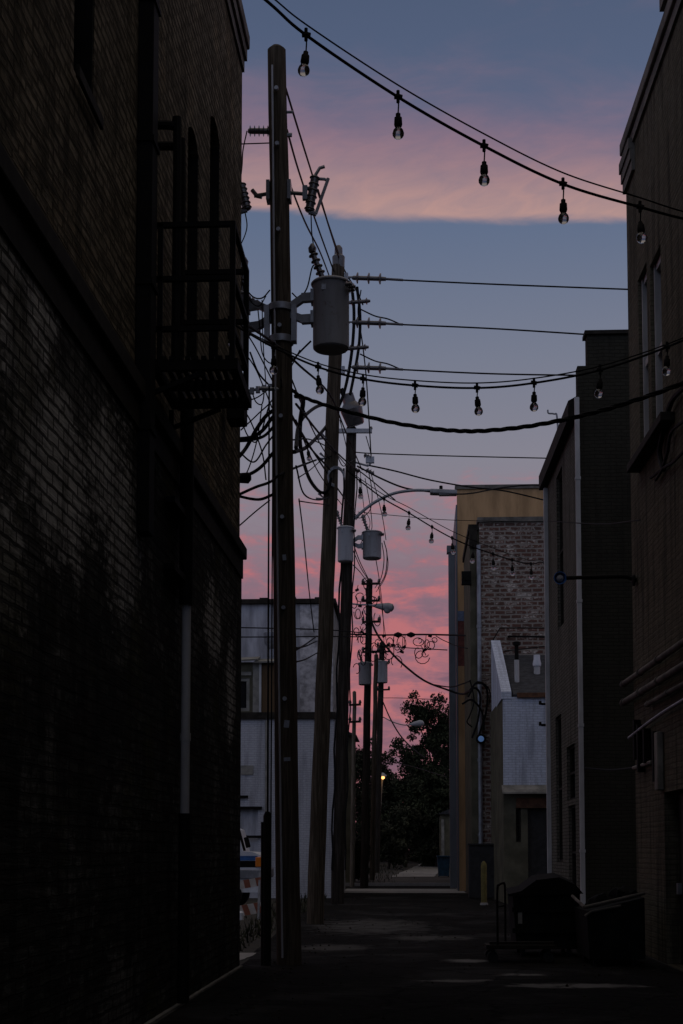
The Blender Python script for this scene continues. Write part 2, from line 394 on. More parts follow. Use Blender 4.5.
def ground_mat(name, c, c2, scale, rough=.9, bump=.5, puddle=False, spec=.3):
    m, T, b = base_mat(name)
    t = T.new('ShaderNodeTexCoord').outputs['Object']
    n = T.noise(t, scale, 8, .7); n2 = T.noise(t, .35, 4, .6, .5)
    cc = T.mix(T.step(n, .3, .7), (*c, 1), (*c2, 1))
    cc = T.mix(T.math('MULTIPLY', T.step(n2, .42, .66), .6), cc, (c[0] * .5, c[1] * .5, c[2] * .5, 1))
    T.l.new(cc, b.inputs['Base Color']); b.inputs['Roughness'].default_value = rough; b.inputs['Specular IOR Level'].default_value = spec
    bp = T.new('ShaderNodeBump'); bp.inputs['Strength'].default_value = bump; bp.inputs['Distance'].default_value = .02
    T.l.new(n, bp.inputs['Height']); T.l.new(bp.outputs[0], b.inputs['Normal'])
    return m
def asphalt_mat():
    m, T, b = base_mat('cracked dark asphalt')
    t = T.new('ShaderNodeTexCoord').outputs['Object']; x_, y_, z_ = T.sep(t)
    n = T.noise(t, 9.0, 8, .7); n2 = T.noise(t, .45, 5, .65, .6); n3 = T.noise(t, 2.6, 7, .72)
    cc = T.mix(T.step(n, .3, .7), (.0055, .0052, .005, 1), (.013, .0125, .012, 1))
    cc = T.mix(T.math('MULTIPLY', T.step(n2, .50, .66), .8), cc, (.032, .0315, .032, 1))
    # pale spots: worn top coat farther off, painted sheen of wet patches nearby
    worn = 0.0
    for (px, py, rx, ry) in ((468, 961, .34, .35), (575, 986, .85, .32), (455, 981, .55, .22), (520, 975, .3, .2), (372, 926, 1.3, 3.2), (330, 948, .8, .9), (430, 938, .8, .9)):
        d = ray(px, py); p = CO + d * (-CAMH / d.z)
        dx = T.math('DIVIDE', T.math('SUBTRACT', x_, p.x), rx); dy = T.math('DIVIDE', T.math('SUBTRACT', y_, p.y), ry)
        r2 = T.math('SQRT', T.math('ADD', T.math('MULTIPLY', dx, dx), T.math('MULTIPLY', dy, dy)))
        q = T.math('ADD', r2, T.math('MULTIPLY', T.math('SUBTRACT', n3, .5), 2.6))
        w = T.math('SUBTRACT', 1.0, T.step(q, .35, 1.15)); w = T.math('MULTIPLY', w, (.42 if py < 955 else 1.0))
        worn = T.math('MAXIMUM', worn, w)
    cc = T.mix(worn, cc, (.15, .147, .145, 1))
    vo = T.new('ShaderNodeTexVoronoi', feature='DISTANCE_TO_EDGE'); vo.inputs['Scale'].default_value = .8
    wv = T.new('ShaderNodeVectorMath', operation='ADD'); T.l.new(t, wv.inputs[0]); T.l.new(T.comb(T.math('MULTIPLY', n3, .8), T.math('MULTIPLY', n2, .8), 0.0), wv.inputs[1]); T.l.new(wv.outputs[0], vo.inputs['Vector'])
    cr = T.math('SUBTRACT', 1.0, T.step(vo.outputs['Distance'], .004, .02))
    cc = T.mix(T.math('MULTIPLY', cr, .8), cc, (.003, .003, .003, 1))
    T.l.new(cc, b.inputs['Base Color']); b.inputs['Roughness'].default_value = .95; b.inputs['Specular IOR Level'].default_value = .05
    bp = T.new('ShaderNodeBump'); bp.inputs['Strength'].default_value = .8; bp.inputs['Distance'].default_value = .03
    T.l.new(T.math('SUBTRACT', T.math('ADD', n, n3), T.math('MULTIPLY', cr, .8)), bp.inputs['Height']); T.l.new(bp.outputs[0], b.inputs['Normal'])
    return m
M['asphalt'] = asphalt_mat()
M['asphalt_new'] = ground_mat('greyer asphalt patch', (.026, .0265, .028), (.044, .0445, .047), 12.0, .95, .5, spec=.06)
M['concrete'] = ground_mat('pale concrete', (.24, .235, .23), (.32, .31, .30), 6.0, .9, .3)
M['earth'] = ground_mat('bare dirt and grit', (.022, .02, .015), (.042, .038, .028), 5.0, .95, .8)
M['gravel'] = ground_mat('pale gravel', (.14, .135, .125), (.24, .23, .21), 4.0, .95, .8)
M['water'] = ground_mat('pale wet sheen patch', (.16, .155, .15), (.24, .235, .23), 7.0, .8, .4)  # unused; pale colour standing in for the sheen of wet ground

# ------------------------------------------------------------------ ground
def gz(y): return 0.0 if y < 62 else (.020 * (y - 62) if y < 130 else 1.36)
def sheet(name, mat, xs, ys, lift):
    mb = MB(); g = [[mb.bm.verts.new((x_, y_, gz(y_) + lift)) for x_ in xs] for y_ in ys]
    for i in range(len(ys) - 1):
        for j in range(len(xs) - 1): mb.bm.faces.new((g[i][j], g[i][j + 1], g[i + 1][j + 1], g[i + 1][j]))
    return struct(mb.build(name, mat, origin=(0, 0, 0)))
sheet('ground', M['earth'], [-1500, -60, -10, 0, 10, 60, 1500], [-300, -30, 0, 20, 40, 62, 75, 90, 110, 130, 300, 1500], -.004)
def strip(name, mat, edge, lift, n=40):
    """a paved sheet with a slightly ragged outline; edge = [(y, xl, xr)]"""
    mb = MB(); rows = []
    for k in range(len(edge) - 1):
        for i in range(n // (len(edge) - 1)):
            t = i / (n // (len(edge) - 1)); a, b = edge[k], edge[k + 1]
            rows.append([a[q] + (b[q] - a[q]) * t for q in range(3)])
    rows.append(list(edge[-1]))
    g = []
    for (y_, xl, xr) in rows:
        xl += random.uniform(-.05, .05); xr += random.uniform(-.05, .05)
        g.append([mb.bm.verts.new((xl + (xr - xl) * q / 4, y_, gz(y_) + lift)) for q in range(5)])
    for i in range(len(g) - 1):
        for j in range(4): mb.bm.faces.new((g[i][j], g[i][j + 1], g[i + 1][j + 1], g[i + 1][j]))
    return struct(mb.build(name, mat, origin=(0, 0, 0)))
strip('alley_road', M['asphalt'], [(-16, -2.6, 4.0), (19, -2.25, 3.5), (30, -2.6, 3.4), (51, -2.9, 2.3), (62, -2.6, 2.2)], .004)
strip('concrete_apron', M['concrete'], [(51.5, -2.7, 2.05), (54.5, -2.6, 2.0), (57, -2.5, 1.9)], .010)
strip('parking_lot', M['concrete'], [(19.6, -9, -2.45), (21.5, -9, -2.3)], .007, 8)
strip('gravel_path', M['gravel'], [(72, -1.0, 1.2), (84, .0, 1.8), (98, .9, 2.1), (120, 1.3, 2.4)], .010)
# far kerb line
mb = MB(); mb.box(-3.2, 2.0, 61.8, 62.1, -.1, .13); struct(mb.build('kerb', M['concrete']))
# ------------------------------------------------------------------ buildings
def panel(mb, p0, p1, z0, z1, holes=(), depth=.18, inward=None):
    """vertical wall face p0->p1 with rectangular or arched holes (u0,u1,za,zb,rise) and their reveals"""
    p0 = Vector((p0[0], p0[1], 0)); p1 = Vector((p1[0], p1[1], 0)); L = (p1 - p0).length; u = (p1 - p0) / L
    inn = Vector(inward).normalized() * depth
    us = sorted({0.0, L} | {q for h in holes for q in h[:2]}); zs = sorted({z0, z1} | {q for h in holes for q in h[2:4]})
    at = lambda a, z_: p0 + u * a + Vector((0, 0, z_))
    for i in range(len(us) - 1):
        for j in range(len(zs) - 1):
            um, zm = (us[i] + us[i + 1]) / 2, (zs[j] + zs[j + 1]) / 2
            if any(h[0] < um < h[1] and h[2] < zm < h[3] for h in holes): continue
            mb.poly([at(us[i], zs[j]), at(us[i + 1], zs[j]), at(us[i + 1], zs[j + 1]), at(us[i], zs[j + 1])])
    for h in holes:
        u0, u1, za, zb = h[:4]; rise = h[4] if len(h) > 4 else 0
        arc = [(u0, za), (u1, za), (u1, zb - rise)]
        if rise:
            n = 8
            top = [(u0 + (u1 - u0) * (i / n), zb - rise + rise * math.sin(math.pi * i / n)) for i in range(n + 1)]
            for i in range(n):
                mb.poly([at(*top[i]), at(*top[i + 1]), at(top[i + 1][0], zb), at(top[i][0], zb)])
            arc += top[::-1][1:]
        else: arc += [(u0, zb)]
        for i in range(len(arc)):
            a, b = at(*arc[i]), at(*arc[(i + 1) % len(arc)])
            mb.poly([a, b, b + inn, a + inn])
def window(parent, p0, p1, hole, inward, fm, depth=.16, fw=.06, rails=1, mull=0, pm=None, name='window', deep=False):
    p0 = Vector((p0[0], p0[1], 0)); p1 = Vector((p1[0], p1[1], 0)); u = (p1 - p0).normalized(); inn = Vector(inward).normalized()
    u0, u1, za, zb = hole[:4]; at = lambda a, z_, d: p0 + u * a + Vector((0, 0, z_)) + inn * d
    mb = MB(); d = depth - .04; e = .004
    if deep:
        for uu, q_ in ((u0 + .012, 1), (u1 - .012, -1)): mb.obox(at(uu, (za + zb) / 2, depth / 2 + .004), (depth - .012, .02, zb - za - .02), Euler((0, 0, -math.atan(LW.k))).to_matrix())
    mb.bar(at(u0 + fw / 2 + e, za + e, d), at(u0 + fw / 2 + e, zb - e, d), fw, .06); mb.bar(at(u1 - fw / 2 - e, za + e, d), at(u1 - fw / 2 - e, zb - e, d), fw, .06)
    for zz in [za + fw / 2 + e, zb - fw / 2 - e] + [za + (zb - za) * (i + 1) / (rails + 1) for i in range(rails)]:
        mb.bar(at(u0 + fw + e, zz, d), at(u1 - fw - e, zz, d), .055, fw)
    for i in range(mull):
        uu = u0 + (u1 - u0) * (i + 1) / (mull + 1); mb.bar(at(uu, za + fw + e, d + .004), at(uu, zb - fw - e, d + .004), fw * .6, .04)
    f = mb.build(name, fm, parent)
    mb = MB(); mb.poly([at(u0, za, depth), at(u1, za, depth), at(u1, zb, depth), at(u0, zb, depth)]); mb.build('pane', pm or M['glass_dark'], f)
    return f

# ---- left building
LW = Wall(-2.20, 19.0, .0136)
LW.x0 = P(240, 968, 19).x
L_TOP = LW.at(245, 66).z
Y0L, Y1L = -13.0, LW.at(241, 700).y
def LP(y_, off=0.0): return Vector((LW.x(y_) + off, y_, 0))
bl = thing('brick_building', 'tall dark brick building with black fire escape along the left of the alley', 'building', (LW.x(3) - 5, 3, 0))
BELT = LW.at(237, 545).z
print('left wall', LW.x0, Y1L, L_TOP, BELT)
def lhole(pxa, pxb, ytop, ybot, rise=.0):
    a, b = LW.at(pxa, (max(ytop, 0) + ybot) / 2).y, LW.at(pxb, (max(ytop, 0) + ybot) / 2).y
    pm = (pxa + pxb) / 2
    return [(a - Y0L) * LW.u.length, (b - Y0L), LW.at(pm, ybot).z, LW.at(pm, ytop).z, rise]
up_holes = [lhole(78, 98, -95, 92, .12), lhole(190, 201, 128, 372, .15), lhole(212, 222, 118, 372, .15)]
for zoff in (5.2, 2.2, -0.6, -3.6, -6.2):
    up_holes.append([zoff - Y0L - .4, zoff - Y0L + .4, up_holes[0][2], up_holes[0][3], .12])
inL = (-1, 0, 0)
mb = MB(); panel(mb, LP(Y0L), LP(Y1L), 0, BELT, (), .2, inL)
xb = LW.x0 - 10
mb.poly([(LW.x(Y1L), Y1L, 0), (xb, Y1L, 0), (xb, Y1L, BELT), (LW.x(Y1L), Y1L, BELT)])
mb.poly([(LW.x(Y0L), Y0L, 0), (xb, Y0L, 0), (xb, Y0L, BELT), (LW.x(Y0L), Y0L, BELT)])
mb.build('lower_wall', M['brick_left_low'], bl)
mb = MB(); panel(mb, LP(Y0L, -.03), LP(Y1L, -.03), BELT, L_TOP, up_holes, .25, inL)
mb.poly([(LW.x(Y1L) - .03, Y1L, BELT), (xb, Y1L, BELT), (xb, Y1L, L_TOP), (LW.x(Y1L) - .03, Y1L, L_TOP)])
mb.poly([(LW.x(Y0L) - .03, Y0L, BELT), (xb, Y0L, BELT), (xb, Y0L, L_TOP), (LW.x(Y0L) - .03, Y0L, L_TOP)])
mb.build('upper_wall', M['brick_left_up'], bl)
for i, h in enumerate(up_holes):
    window(bl, LP(Y0L, -.03), LP(Y1L, -.03), h, inL, M['black_paint'], .24, .06, 1, 0, deep=True)
    if i not in (0,) and h[0] + Y0L > 13.0: continue
    mb = MB(); a, b = Y0L + h[0] - .08, Y0L + h[1] + .08
    mb.obox(Vector((LW.x((a + b) / 2) + .02, (a + b) / 2, h[2] - .055)), (.03, b - a, .10), Euler((0, 0, -math.atan(LW.k))).to_matrix(), .01)
    mb.build('window_sill', M['trim_dark'], bl)
rotL = Euler((0, 0, -math.atan(LW.k))).to_matrix()
def lrun(mb, ya, yb, off, w, za, zb, bev=0.0):
    ym = (ya + yb) / 2; mb.obox(Vector((LW.x(ym) + off, ym, (za + zb) / 2)), (w, yb - ya, zb - za), rotL, bev)
mb = MB(); lrun(mb, Y0L, Y1L + .02, .0, .14, BELT - .10, BELT + .06, .015); lrun(mb, Y0L, Y1L + .006, -.01, .06, BELT - .36, BELT - .103); mb.build('belt_course_and_shadow', M['trim_dark'], bl)  # dark strip below the ledge is its shadow put into colour
mb = MB(); lrun(mb, Y0L, Y1L + .06, -.03, .20, L_TOP + .22, L_TOP + .42, .02); lrun(mb, Y0L, Y1L + .04, -.04, .15, L_TOP + .05, L_TOP + .217); lrun(mb, Y0L, Y1L + .02, -.05, .10, L_TOP - .12, L_TOP + .047); mb.build('cornice', M['coping'], bl)
mb = MB(); mb.box(xb, LW.x(-10) - .2, Y0L, Y1L, L_TOP - .3, L_TOP - .1); mb.build('roof', M['roofing'], bl)
# black duct that runs up the wall beside the fire escape
d0 = LW.at(142, 250); mb = MB(); lrun(mb, d0.y - .12, d0.y + .12, .04, .14, 4.3, L_TOP - .1, .01)
for zz in (5.2, 6.5, 7.8, 9.1, 10.4): lrun(mb, d0.y - .14, d0.y + .14, .045, .16, zz, zz + .05)
mb.build('duct', M['black_paint'], bl)
# downspout : black above, pale below
q = LW.at(176, 600); yq = q.y; zsplit = LW.at(184, 608).z; zlow = LW.at(186, 815).z
mb = MB(); mb.tube([LP(yq, .10) + Vector((0, 0, t)) for t in (BELT + .5, 4, zsplit)], .07, 10)
for zz in (4.9, 4.25): mb.obox(LP(yq - .25, .06) + Vector((0, 0, zz)), (.10, .9, .06), rotL)
dsp = mb.build('downspout', M['black_paint'], bl, True)
mb = MB(); mb.tube([LP(yq + .03, .10) + Vector((0, 0, t)) for t in (zsplit, 2.2, zlow)], .046, 10); mb.tube([LP(yq + .03, .10) + Vector((0, 0, t)) for t in (zlow + .72, zlow + .80)], .055, 10); lo_ = mb.build('lower_pipe', M['trim_pale'], dsp, True)
lo_['label'] = 'pale lower length of the pipe'
mb = MB(); mb.tube([LP(yq + .03, .10) + Vector((0, 0, t)) for t in (zlow, .05)], .06, 10); mb.build('foot_pipe', M['black_paint'], dsp, True)
mb = MB(); pw = LW.at(205, 409); mb.obox(LP(LW.at(226, 412).y, .14) + Vector((0, 0, LW.at(226, 412).z)), (.22, .35, .3), rotL, .02); mb.build('wall_lamp', M['black_paint'], bl)
# old conduit across the lower brick
mb = MB(); mb.tube([LP(y_, .05) + Vector((0, 0, z_)) for y_, z_ in ((9.2, 8.4), (9.2, 10.8))], .025, 6); mb.build('conduit', M['black_paint'], bl)

mb = MB()
for k in range(60):
    y_ = 7 + k * .2; off = .02 + random.uniform(0, .008); mb.obox(LP(y_, off) + Vector((0, 0, .010)), (.045, .205, .03), rotL)
o = struct(mb.build('kerb', M['gravel']))
# ---- fire escape (a balcony of black bars)
yA = LW.at(150, 226).y; yB = yA * 177 / 163.0
xo = P(233, 226, yA).x; zt = P(233, 224, yA).z; z2_ = P(233, 278, yA).z; z3_ = P(233, 328, yA).z; zf = P(233, 362, yA).z
print('fire escape', yA, yB, xo, LW.x(yA), zt, zf)
fe = thing('fire_escape', 'black iron fire escape balcony bolted to the left brick wall', 'fire escape', (LW.x(yA) + .3, yA, zf))
mb = MB()
for y_ in (yA, yB):
    xw = LW.x(y_) + .02
    for zz in (zt, z2_, z3_): mb.bar((xw, y_, zz), (xo, y_, zz), .045)
    mb.bar((xo, y_, zf - .1), (xo, y_, zt + .02), .05); mb.bar((xw + .08, y_, zf - .1), (xw + .08, y_, zt + .02), .045)
for zz in (zt, z2_, z3_): mb.bar((xo + .003, yA, zz), (xo + .003, yB, zz), .042)
mb.build('railing', M['black_paint'], fe)
mb = MB(); xw = LW.x(yA) + .01
mb.bar((xo + .03, yA - .05, zf - .03), (xo + .03, yB + .03, zf - .03), .05, .10); mb.bar((xw + .05, yA - .05, zf - .03), (xw + .05, yB + .03, zf - .03), .06, .10)
for y_ in (yA - .02, yB, (yA + yB) / 2): mb.bar((xw + .1, y_, zf - .035), (xo + .005, y_, zf - .035), .05, .09)
nb = 9
for i in range(nb):
    xx = xw + .1 + (xo - xw - .1) * (i + .5) / nb; mb.bar((xx, yA - .05, zf + .03), (xx, yB + .03, zf + .03), .045, .03)
mb.build('platform', M['black_paint'], fe)
for y_ in (yA, yB):
    mb = MB(); mb.bar((xw + .02, y_, zf - .28), (xo - .25, y_, zf - .09), .04); mb.bar((xw + .02, y_, zf - .32), (xw + .02, y_, zf - .1), .045); mb.build('bracket', M['black_paint'], fe)
# gooseneck ladder rails from the balcony up the wall
mb = MB(); yl = LW.at(150, 250).y
for dy, tz in ((0, 125), (.22, 146)):
    yy = yl + .02 + dy; zg = P(165, tz, yy).z
    mb.tube(spline([LP(yy, .24) + Vector((0, 0, zf)), LP(yy, .24) + Vector((0, 0, zg - .12)), LP(yy, .21) + Vector((0, 0, zg - .02)), LP(yy, .12) + Vector((0, 0, zg)), LP(yy, -.02) + Vector((0, 0, zg))], 6), .04, 8)
zz = zf + .3
while zz < zg - .3:
    mb.tube([LP(yl + .02, .24) + Vector((0, 0, zz)), LP(yl + .24, .24) + Vector((0, 0, zz))], .014, 6); zz += .3
mb.build('ladder', M['black_paint'], fe, True)

# ---- right tall building
RW = Wall(3.5, 22.0, -.0171)
RW.x0 = P(634, 700, 22).x
R_TOP = RW.at(627, 153).z; Y0R, Y1R = -13.0, 22.0
print('right', RW.x0, R_TOP)
def RP(y_, off=0.0): return Vector((RW.x(y_) + off, y_, 0))
inR = (1, 0, 0)
br = thing('stucco_building', 'tall grimy stuccoed building with stepped cornice and pipes nearest on the right', 'building', (RW.x(8) + 5, 8, 0))
def rhole(pxa, pxb, ytop, ybot, rise=0):
    a, b = sorted((RW.at(pxa, (max(ytop, 0) + min(ybot, 1020)) / 2).y, RW.at(pxb, (max(ytop, 0) + min(ybot, 1020)) / 2).y)); pm = (pxa + pxb) / 2
    return [a - Y0R, b - Y0R, max(0.0, RW.at(pm, ybot).z), RW.at(pm, ytop).z, rise]
rh = [rhole(639, 648, 268, 448), rhole(651, 662, 252, 438)]
rd = rhole(666, 690, 792, 1040); rd[2] = 0.0; rd[3] = RW.at(666, 792).z
rh2 = rh + [rd]
for yo in (15.2, 11.5, 8, 4, 0, -4): rh2.append([yo - Y0R - .5, yo - Y0R + .5, rh[0][2], rh[0][3]])
mb = MB(); panel(mb, RP(Y0R), RP(Y1R), 0, R_TOP, rh2, .2, inR); xr = RW.x0 + 11
mb.poly([(RW.x(Y1R), Y1R, 0), (xr, Y1R, 0), (xr, Y1R, R_TOP), (RW.x(Y1R), Y1R, R_TOP)])
mb.poly([(RW.x(Y0R), Y0R, 0), (xr, Y0R, 0), (xr, Y0R, R_TOP), (RW.x(Y0R), Y0R, R_TOP)])
mb.build('wall', M['brick_right'], br)
for i, h in enumerate(rh2):
    if h is rd: continue
    window(br, RP(Y0R), RP(Y1R), h, inR, M['trim_pale'], .14, .10, 1, 0)
mb = MB(); a = rd; mb.box(RW.x(18) + .16, RW.x(18) + .22, Y0R + a[0], Y0R + a[1], 0, a[3]); dr = mb.build('door', M['door_dark'], br)
mb = MB(); mb.box(RW.x(18) + .10, RW.x(18) + .158, Y0R + a[1] - .18, Y0R + a[1] - .08, .95, 1.1); mb.build('handle', M['galv'], dr)
rotR = Euler((0, 0, -math.atan(RW.k))).to_matrix()
def rrun(mb, ya, yb, off, w, za, zb, bev=0.0):
    ym = (ya + yb) / 2; mb.obox(Vector((RW.x(ym) + off, ym, (za + zb) / 2)), (w, yb - ya, zb - za), rotR, bev)
ystep = RW.at(661, 40).y
mb = MB()
rrun(mb, Y0R, Y1R + .04, .03, .24, R_TOP + .02, R_TOP + .22, .02)
rrun(mb, Y0R, Y1R + .03, .05, .18, R_TOP - .16, R_TOP + .017)
for k in range(3): rrun(mb, Y1R - .8, Y1R + .03 + .02 * k, .0 - .012 * k, .10 + .024 * k, R_TOP - .60 + .17 * k, R_TOP - .432 + .17 * k)
mb.build('cornice', M['coping'], br)
mb = MB(); zp = R_TOP + 1.3
mb.obox(Vector((RW.x(ystep - 8) + .34, ystep - 8, R_TOP + .8)), (.5, 16, 1.0), rotR)
rrun(mb, ystep - 16, ystep + .05, .12, .36, R_TOP + 1.303, R_TOP + 1.55, .02)
for k in range(3): rrun(mb, ystep - .5, ystep + .02 + .01 * k, .05 - .012 * k, .12 + .024 * k, R_TOP + .62 + .19 * k, R_TOP + .807 + .19 * k)
mb.build('parapet', M['coping'], br)
mb = MB(); mb.box(RW.x(0) + .4, xr, Y0R, Y1R, R_TOP - .2, R_TOP - .05); mb.build('roof', M['roofing'], br)
s0 = RW.at(640, 472); mb = MB(); rrun(mb, RW.at(675, 425).y, s0.y + .05, -.09, .20, s0.z, s0.z + .12, .01); mb.build('window_sill', M['trim_dark'], br)
# pipes along the wall
for (pa, pb, r_, off) in (((628, 686), (690, 641), .045, .09), ((629, 705), (690, 664), .05, .10), ((652, 705), (690, 684), .035, .08)):
    A, B = RW.at(*pa), RW.at(*pb); A.x -= off; B.x -= off; z_ = (A.z + B.z) / 2
    mb = MB(); pts = [Vector((RW.x(y_) - off, y_, z_)) for y_ in (A.y, A.y - .5, B.y, B.y - 6)]
    mb.tube(pts, r_, 10)
    for y_ in (A.y - .2, A.y - 1.6, A.y - 3.0, A.y - 5): mb.tube([Vector((RW.x(y_) - off, y_, z_)), Vector((RW.x(y_ + .08) - off, y_ + .08, z_))], r_ * 1.3, 10)
    mb.build('wall_pipe', M['coping'], br, True)
mb = MB(); A, B = RW.at(635, 738), RW.at(690, 706)
pts = [Vector((RW.x(y_) - .09, y_, z_)) for y_, z_ in ((A.y, A.z), ((A.y + B.y) / 2, (A.z + B.z) / 2 + .06), (B.y, A.z + .16), (B.y - 4, A.z + .2))]
mb.tube(spline(pts, 6), .025, 8); mb.build('hose', M['galv'], br, True)
A = RW.at(662, 732); B = RW.at(664, 790); mb = MB(); rrun(mb, A.y - .11, A.y + .11, -.05, .09, B.z, A.z, .015); mb.build('pipe_box', M['trim_grey'], br)
A = RW.at(645, 700); mb = MB()
for k, (dy, za, zb) in enumerate(((.4, 2.9, 3.5), (.1, 2.7, 3.4), (-.4, 2.8, 3.3), (-1.1, 2.5, 3.2))):
    mb = MB(); rrun(mb, A.y + dy - .05, A.y + dy + .05, -.06, .10, za, zb); mb.build('pipe_bracket', M['black_paint'], br)
A = RW.at(637, 768); mb = MB(); mb.tube([Vector((RW.x(y_) - .05, y_, A.z + (A.y - y_) * .0)) for y_ in (A.y, A.y - 1.5)], .03, 7); mb.build('conduit', M['trim_grey'], br)

# arm lamp with round shade that sticks out of the far corner
A = P(634, 577, 21.6); B = P(566, 578, 21.6)
al = thing('bracket_lamp', 'round shaded lamp on a long thin arm off the right building corner', 'lamp', B)
mb = MB(); mb.tube(spline([Vector((RW.x(21.6), 21.6, A.z - .05)), Vector((RW.x(21.6) - .1, 21.6, A.z - .02)), Vector((RW.x(21.6) - .25, 21.6, A.z + .01)), B], 6), .03, 8); mb.lathe([(.09, 0), (.09, .03), (.04, .05)], Vector((RW.x(21.6) - .03, 21.6, A.z - .05)), Euler((0, R(-90), 0)).to_matrix(), 12); mb.build('arm', M['black_paint'], al, True)
rotc = Euler((R(90), 0, 0)).to_matrix()
c_ = B + Vector((-.09, 0, 0))
mb = MB(); mb.lathe([(.03, -.18), (.06, -.14), (.095, .0), (.10, .02), (.088, .02), (.05, -.1)], c_, rotc, 20); mb.build('shade', M['blue_paint'], al, True)
mb = MB(); mb.lathe([(.02, -.08), (.05, -.05), (.055, -.01), (.02, .02)], c_, rotc, 14); mb.build('bulb', M['tank_pale'], al, True)

# ---- right second building (pale downspout on its corner)
Y3 = 28.8
D3 = Wall(P(580, 640, Y3).x, Y3, -.012)
Y3b = D3.at(549, 640).y; E3 = D3.at(582, 388).z; T3 = Z(600, 340, Y3)
print('b3', D3.x0, Y3b, E3, T3)
b3 = thing('brick_building', 'grey brick building with a pale downspout up its near corner', 'building', (D3.x0 + 4, 33, 0))
h3 = []
for (pa, pb, yt, yb_) in ((557, 563, 470, 628), (556, 562, 715, 862), (567, 575, 745, 800), (569, 576, 805, 900)):
    ym = (yt + yb_) / 2; a, b = sorted((D3.at(pa, ym).y - Y3, D3.at(pb, ym).y - Y3)); h3.append([a, b, max(.02, D3.at((pa + pb) / 2, yb_).z), D3.at((pa + pb) / 2, yt).z])
mb = MB(); p0, p1 = (D3.x(Y3), Y3), (D3.x(Y3b), Y3b)
panel(mb, p0, p1, 0, E3 - .1, h3, .15, inR)
mb.poly([(D3.x(Y3b), Y3b, 0), (D3.x0 + 9, Y3b, 0), (D3.x0 + 9, Y3b, E3 - .1), (D3.x(Y3b), Y3b, E3 - .1)])
mb.build('alley_wall', M['brick_side'], b3)
for h in h3: window(b3, p0, p1, h, inR, M['trim_dark'], .13, .05, 1)
mb = MB(); xs_ = X(583, 365, Y3)
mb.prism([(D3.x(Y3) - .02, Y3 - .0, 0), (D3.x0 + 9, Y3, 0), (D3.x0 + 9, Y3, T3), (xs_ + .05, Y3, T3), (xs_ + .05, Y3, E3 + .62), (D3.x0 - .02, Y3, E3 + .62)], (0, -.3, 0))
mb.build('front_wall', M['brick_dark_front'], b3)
mb = MB(); mb.box(xs_ - .0, D3.x0 + 9.05, Y3 - .36, Y3 + .06, T3 + .003, T3 + .08); mb.build('coping', M['trim_dark'], b3)
mb = MB()
eo = -.18
A0 = Vector((D3.x(Y3) + eo, Y3 + .02, E3)); A1 = Vector((D3.x(Y3b) + eo, Y3b + .3, E3))
mb.prism([A0 + Vector((0, 0, -.35)), A0, A0 + Vector((.45, 0, .25)), A0 + Vector((.45, 0, -.35))], A1 - A0)
mb.build('eave', M['trim_dark'], b3)
mb = MB(); mb.box(D3.x0 + .3, D3.x0 + 9, Y3 + .02, Y3b, E3 - .1, E3 + .2); mb.build('roof', M['roofing'], b3)
A = P(580, 398, Y3 - .35)
mb = MB(); mb.box(P(577.8, 640, Y3 - .4).x, P(582.2, 640, Y3 - .4).x, Y3 - .42, Y3 - .31, .1, A.z)
for zz in (1.5, 4, 6.5, 9): mb.box(P(577.3, 640, Y3 - .4).x, P(582.8, 640, Y3 - .4).x, Y3 - .43, Y3 - .303, zz, zz + .06)
mb.build('downspout', M['trim_pale'], b3)
mb = MB(); hk = D3.at(552, 414);
mb.tube(spline([Vector((hk.x + .15, hk.y, E3)), Vector((hk.x + .12, hk.y, hk.z - .1)), hk + Vector((.05, 0, 0)), hk + Vector((-.08, 0, .02)), hk + Vector((-.10, 0, .1))], 5), .022, 6); mb.build('wire_hook', M['galv'], b3, True)
for yy in (704, 725):
    hk = D3.at(548, yy); mb = MB(); mb.tube([hk + Vector((.1, 0, 0)), hk + Vector((-.16, 0, 0))], .03, 6); mb.tube([hk + Vector((-.16, 0, .03)), hk + Vector((-.22, 0, .03))], .05, 8); mb.build('wire_hook', M['black_paint'], b3, True)

mb = MB(); mb.box(D3.x(Y3b) - .10, D3.x(Y3b) - .004, Y3b - .14, Y3b, .1, E3 - .4); mb.build('corner_pipe', M['trim_pale'], b3)
# ---- white painted brick shed with curved awning
YW = 42.0
xw0, xw1 = X(503, 745, YW), X(556, 745, YW) + 3; zw = Z(520, 697, YW); za = Z(520, 789, YW)
bw = thing('white_brick_building', 'low white painted brick building with roof vents and curved white awning', 'building', ((xw0 + xw1) / 2, YW + 2, 0))
YWb = 47.0
xd0, xd1 = X(528, 850, YW), X(549, 850, YW)
mb = MB(); panel(mb, (xw0, YW), (xw1, YW), za, zw, (), .15, (0, 1, 0))
mb.build('upper_wall', M['white_brick'], bw)
mb = MB(); hd = [xd0 - xw0, xd1 - xw0 + .4, .02, Z(520, 808, YW)]; hw = [X(516, 830, YW) - xw0, X(521, 830, YW) - xw0, Z(516, 842, YW), Z(516, 808, YW)]
panel(mb, (xw0, YW), (xw1, YW), 0, za, [hd, hw], .2, (0, 1, 0))
mb.poly([(xw0, YW, 0), (xw0 - .08, YWb, 0), (xw0 - .08, YWb, zw), (xw0, YW, zw)]); mb.poly([(xw0, YWb, 0), (xw1, YWb, 0), (xw1, YWb, zw), (xw0, YWb, zw)])
mb.build('lower_wall', M['stucco_olive'], bw)
window(bw, (xw0, YW), (xw1, YW), hw, (0, 1, 0), M['trim_dark'], .15, .04, 1)
mb = MB(); mb.box(xd0, xd1 + .4, YW + .14, YW + .19, .02, Z(520, 808, YW)); mb.build('door', M['door_dark'], bw)
mb = MB()  # awning: quarter-round hood
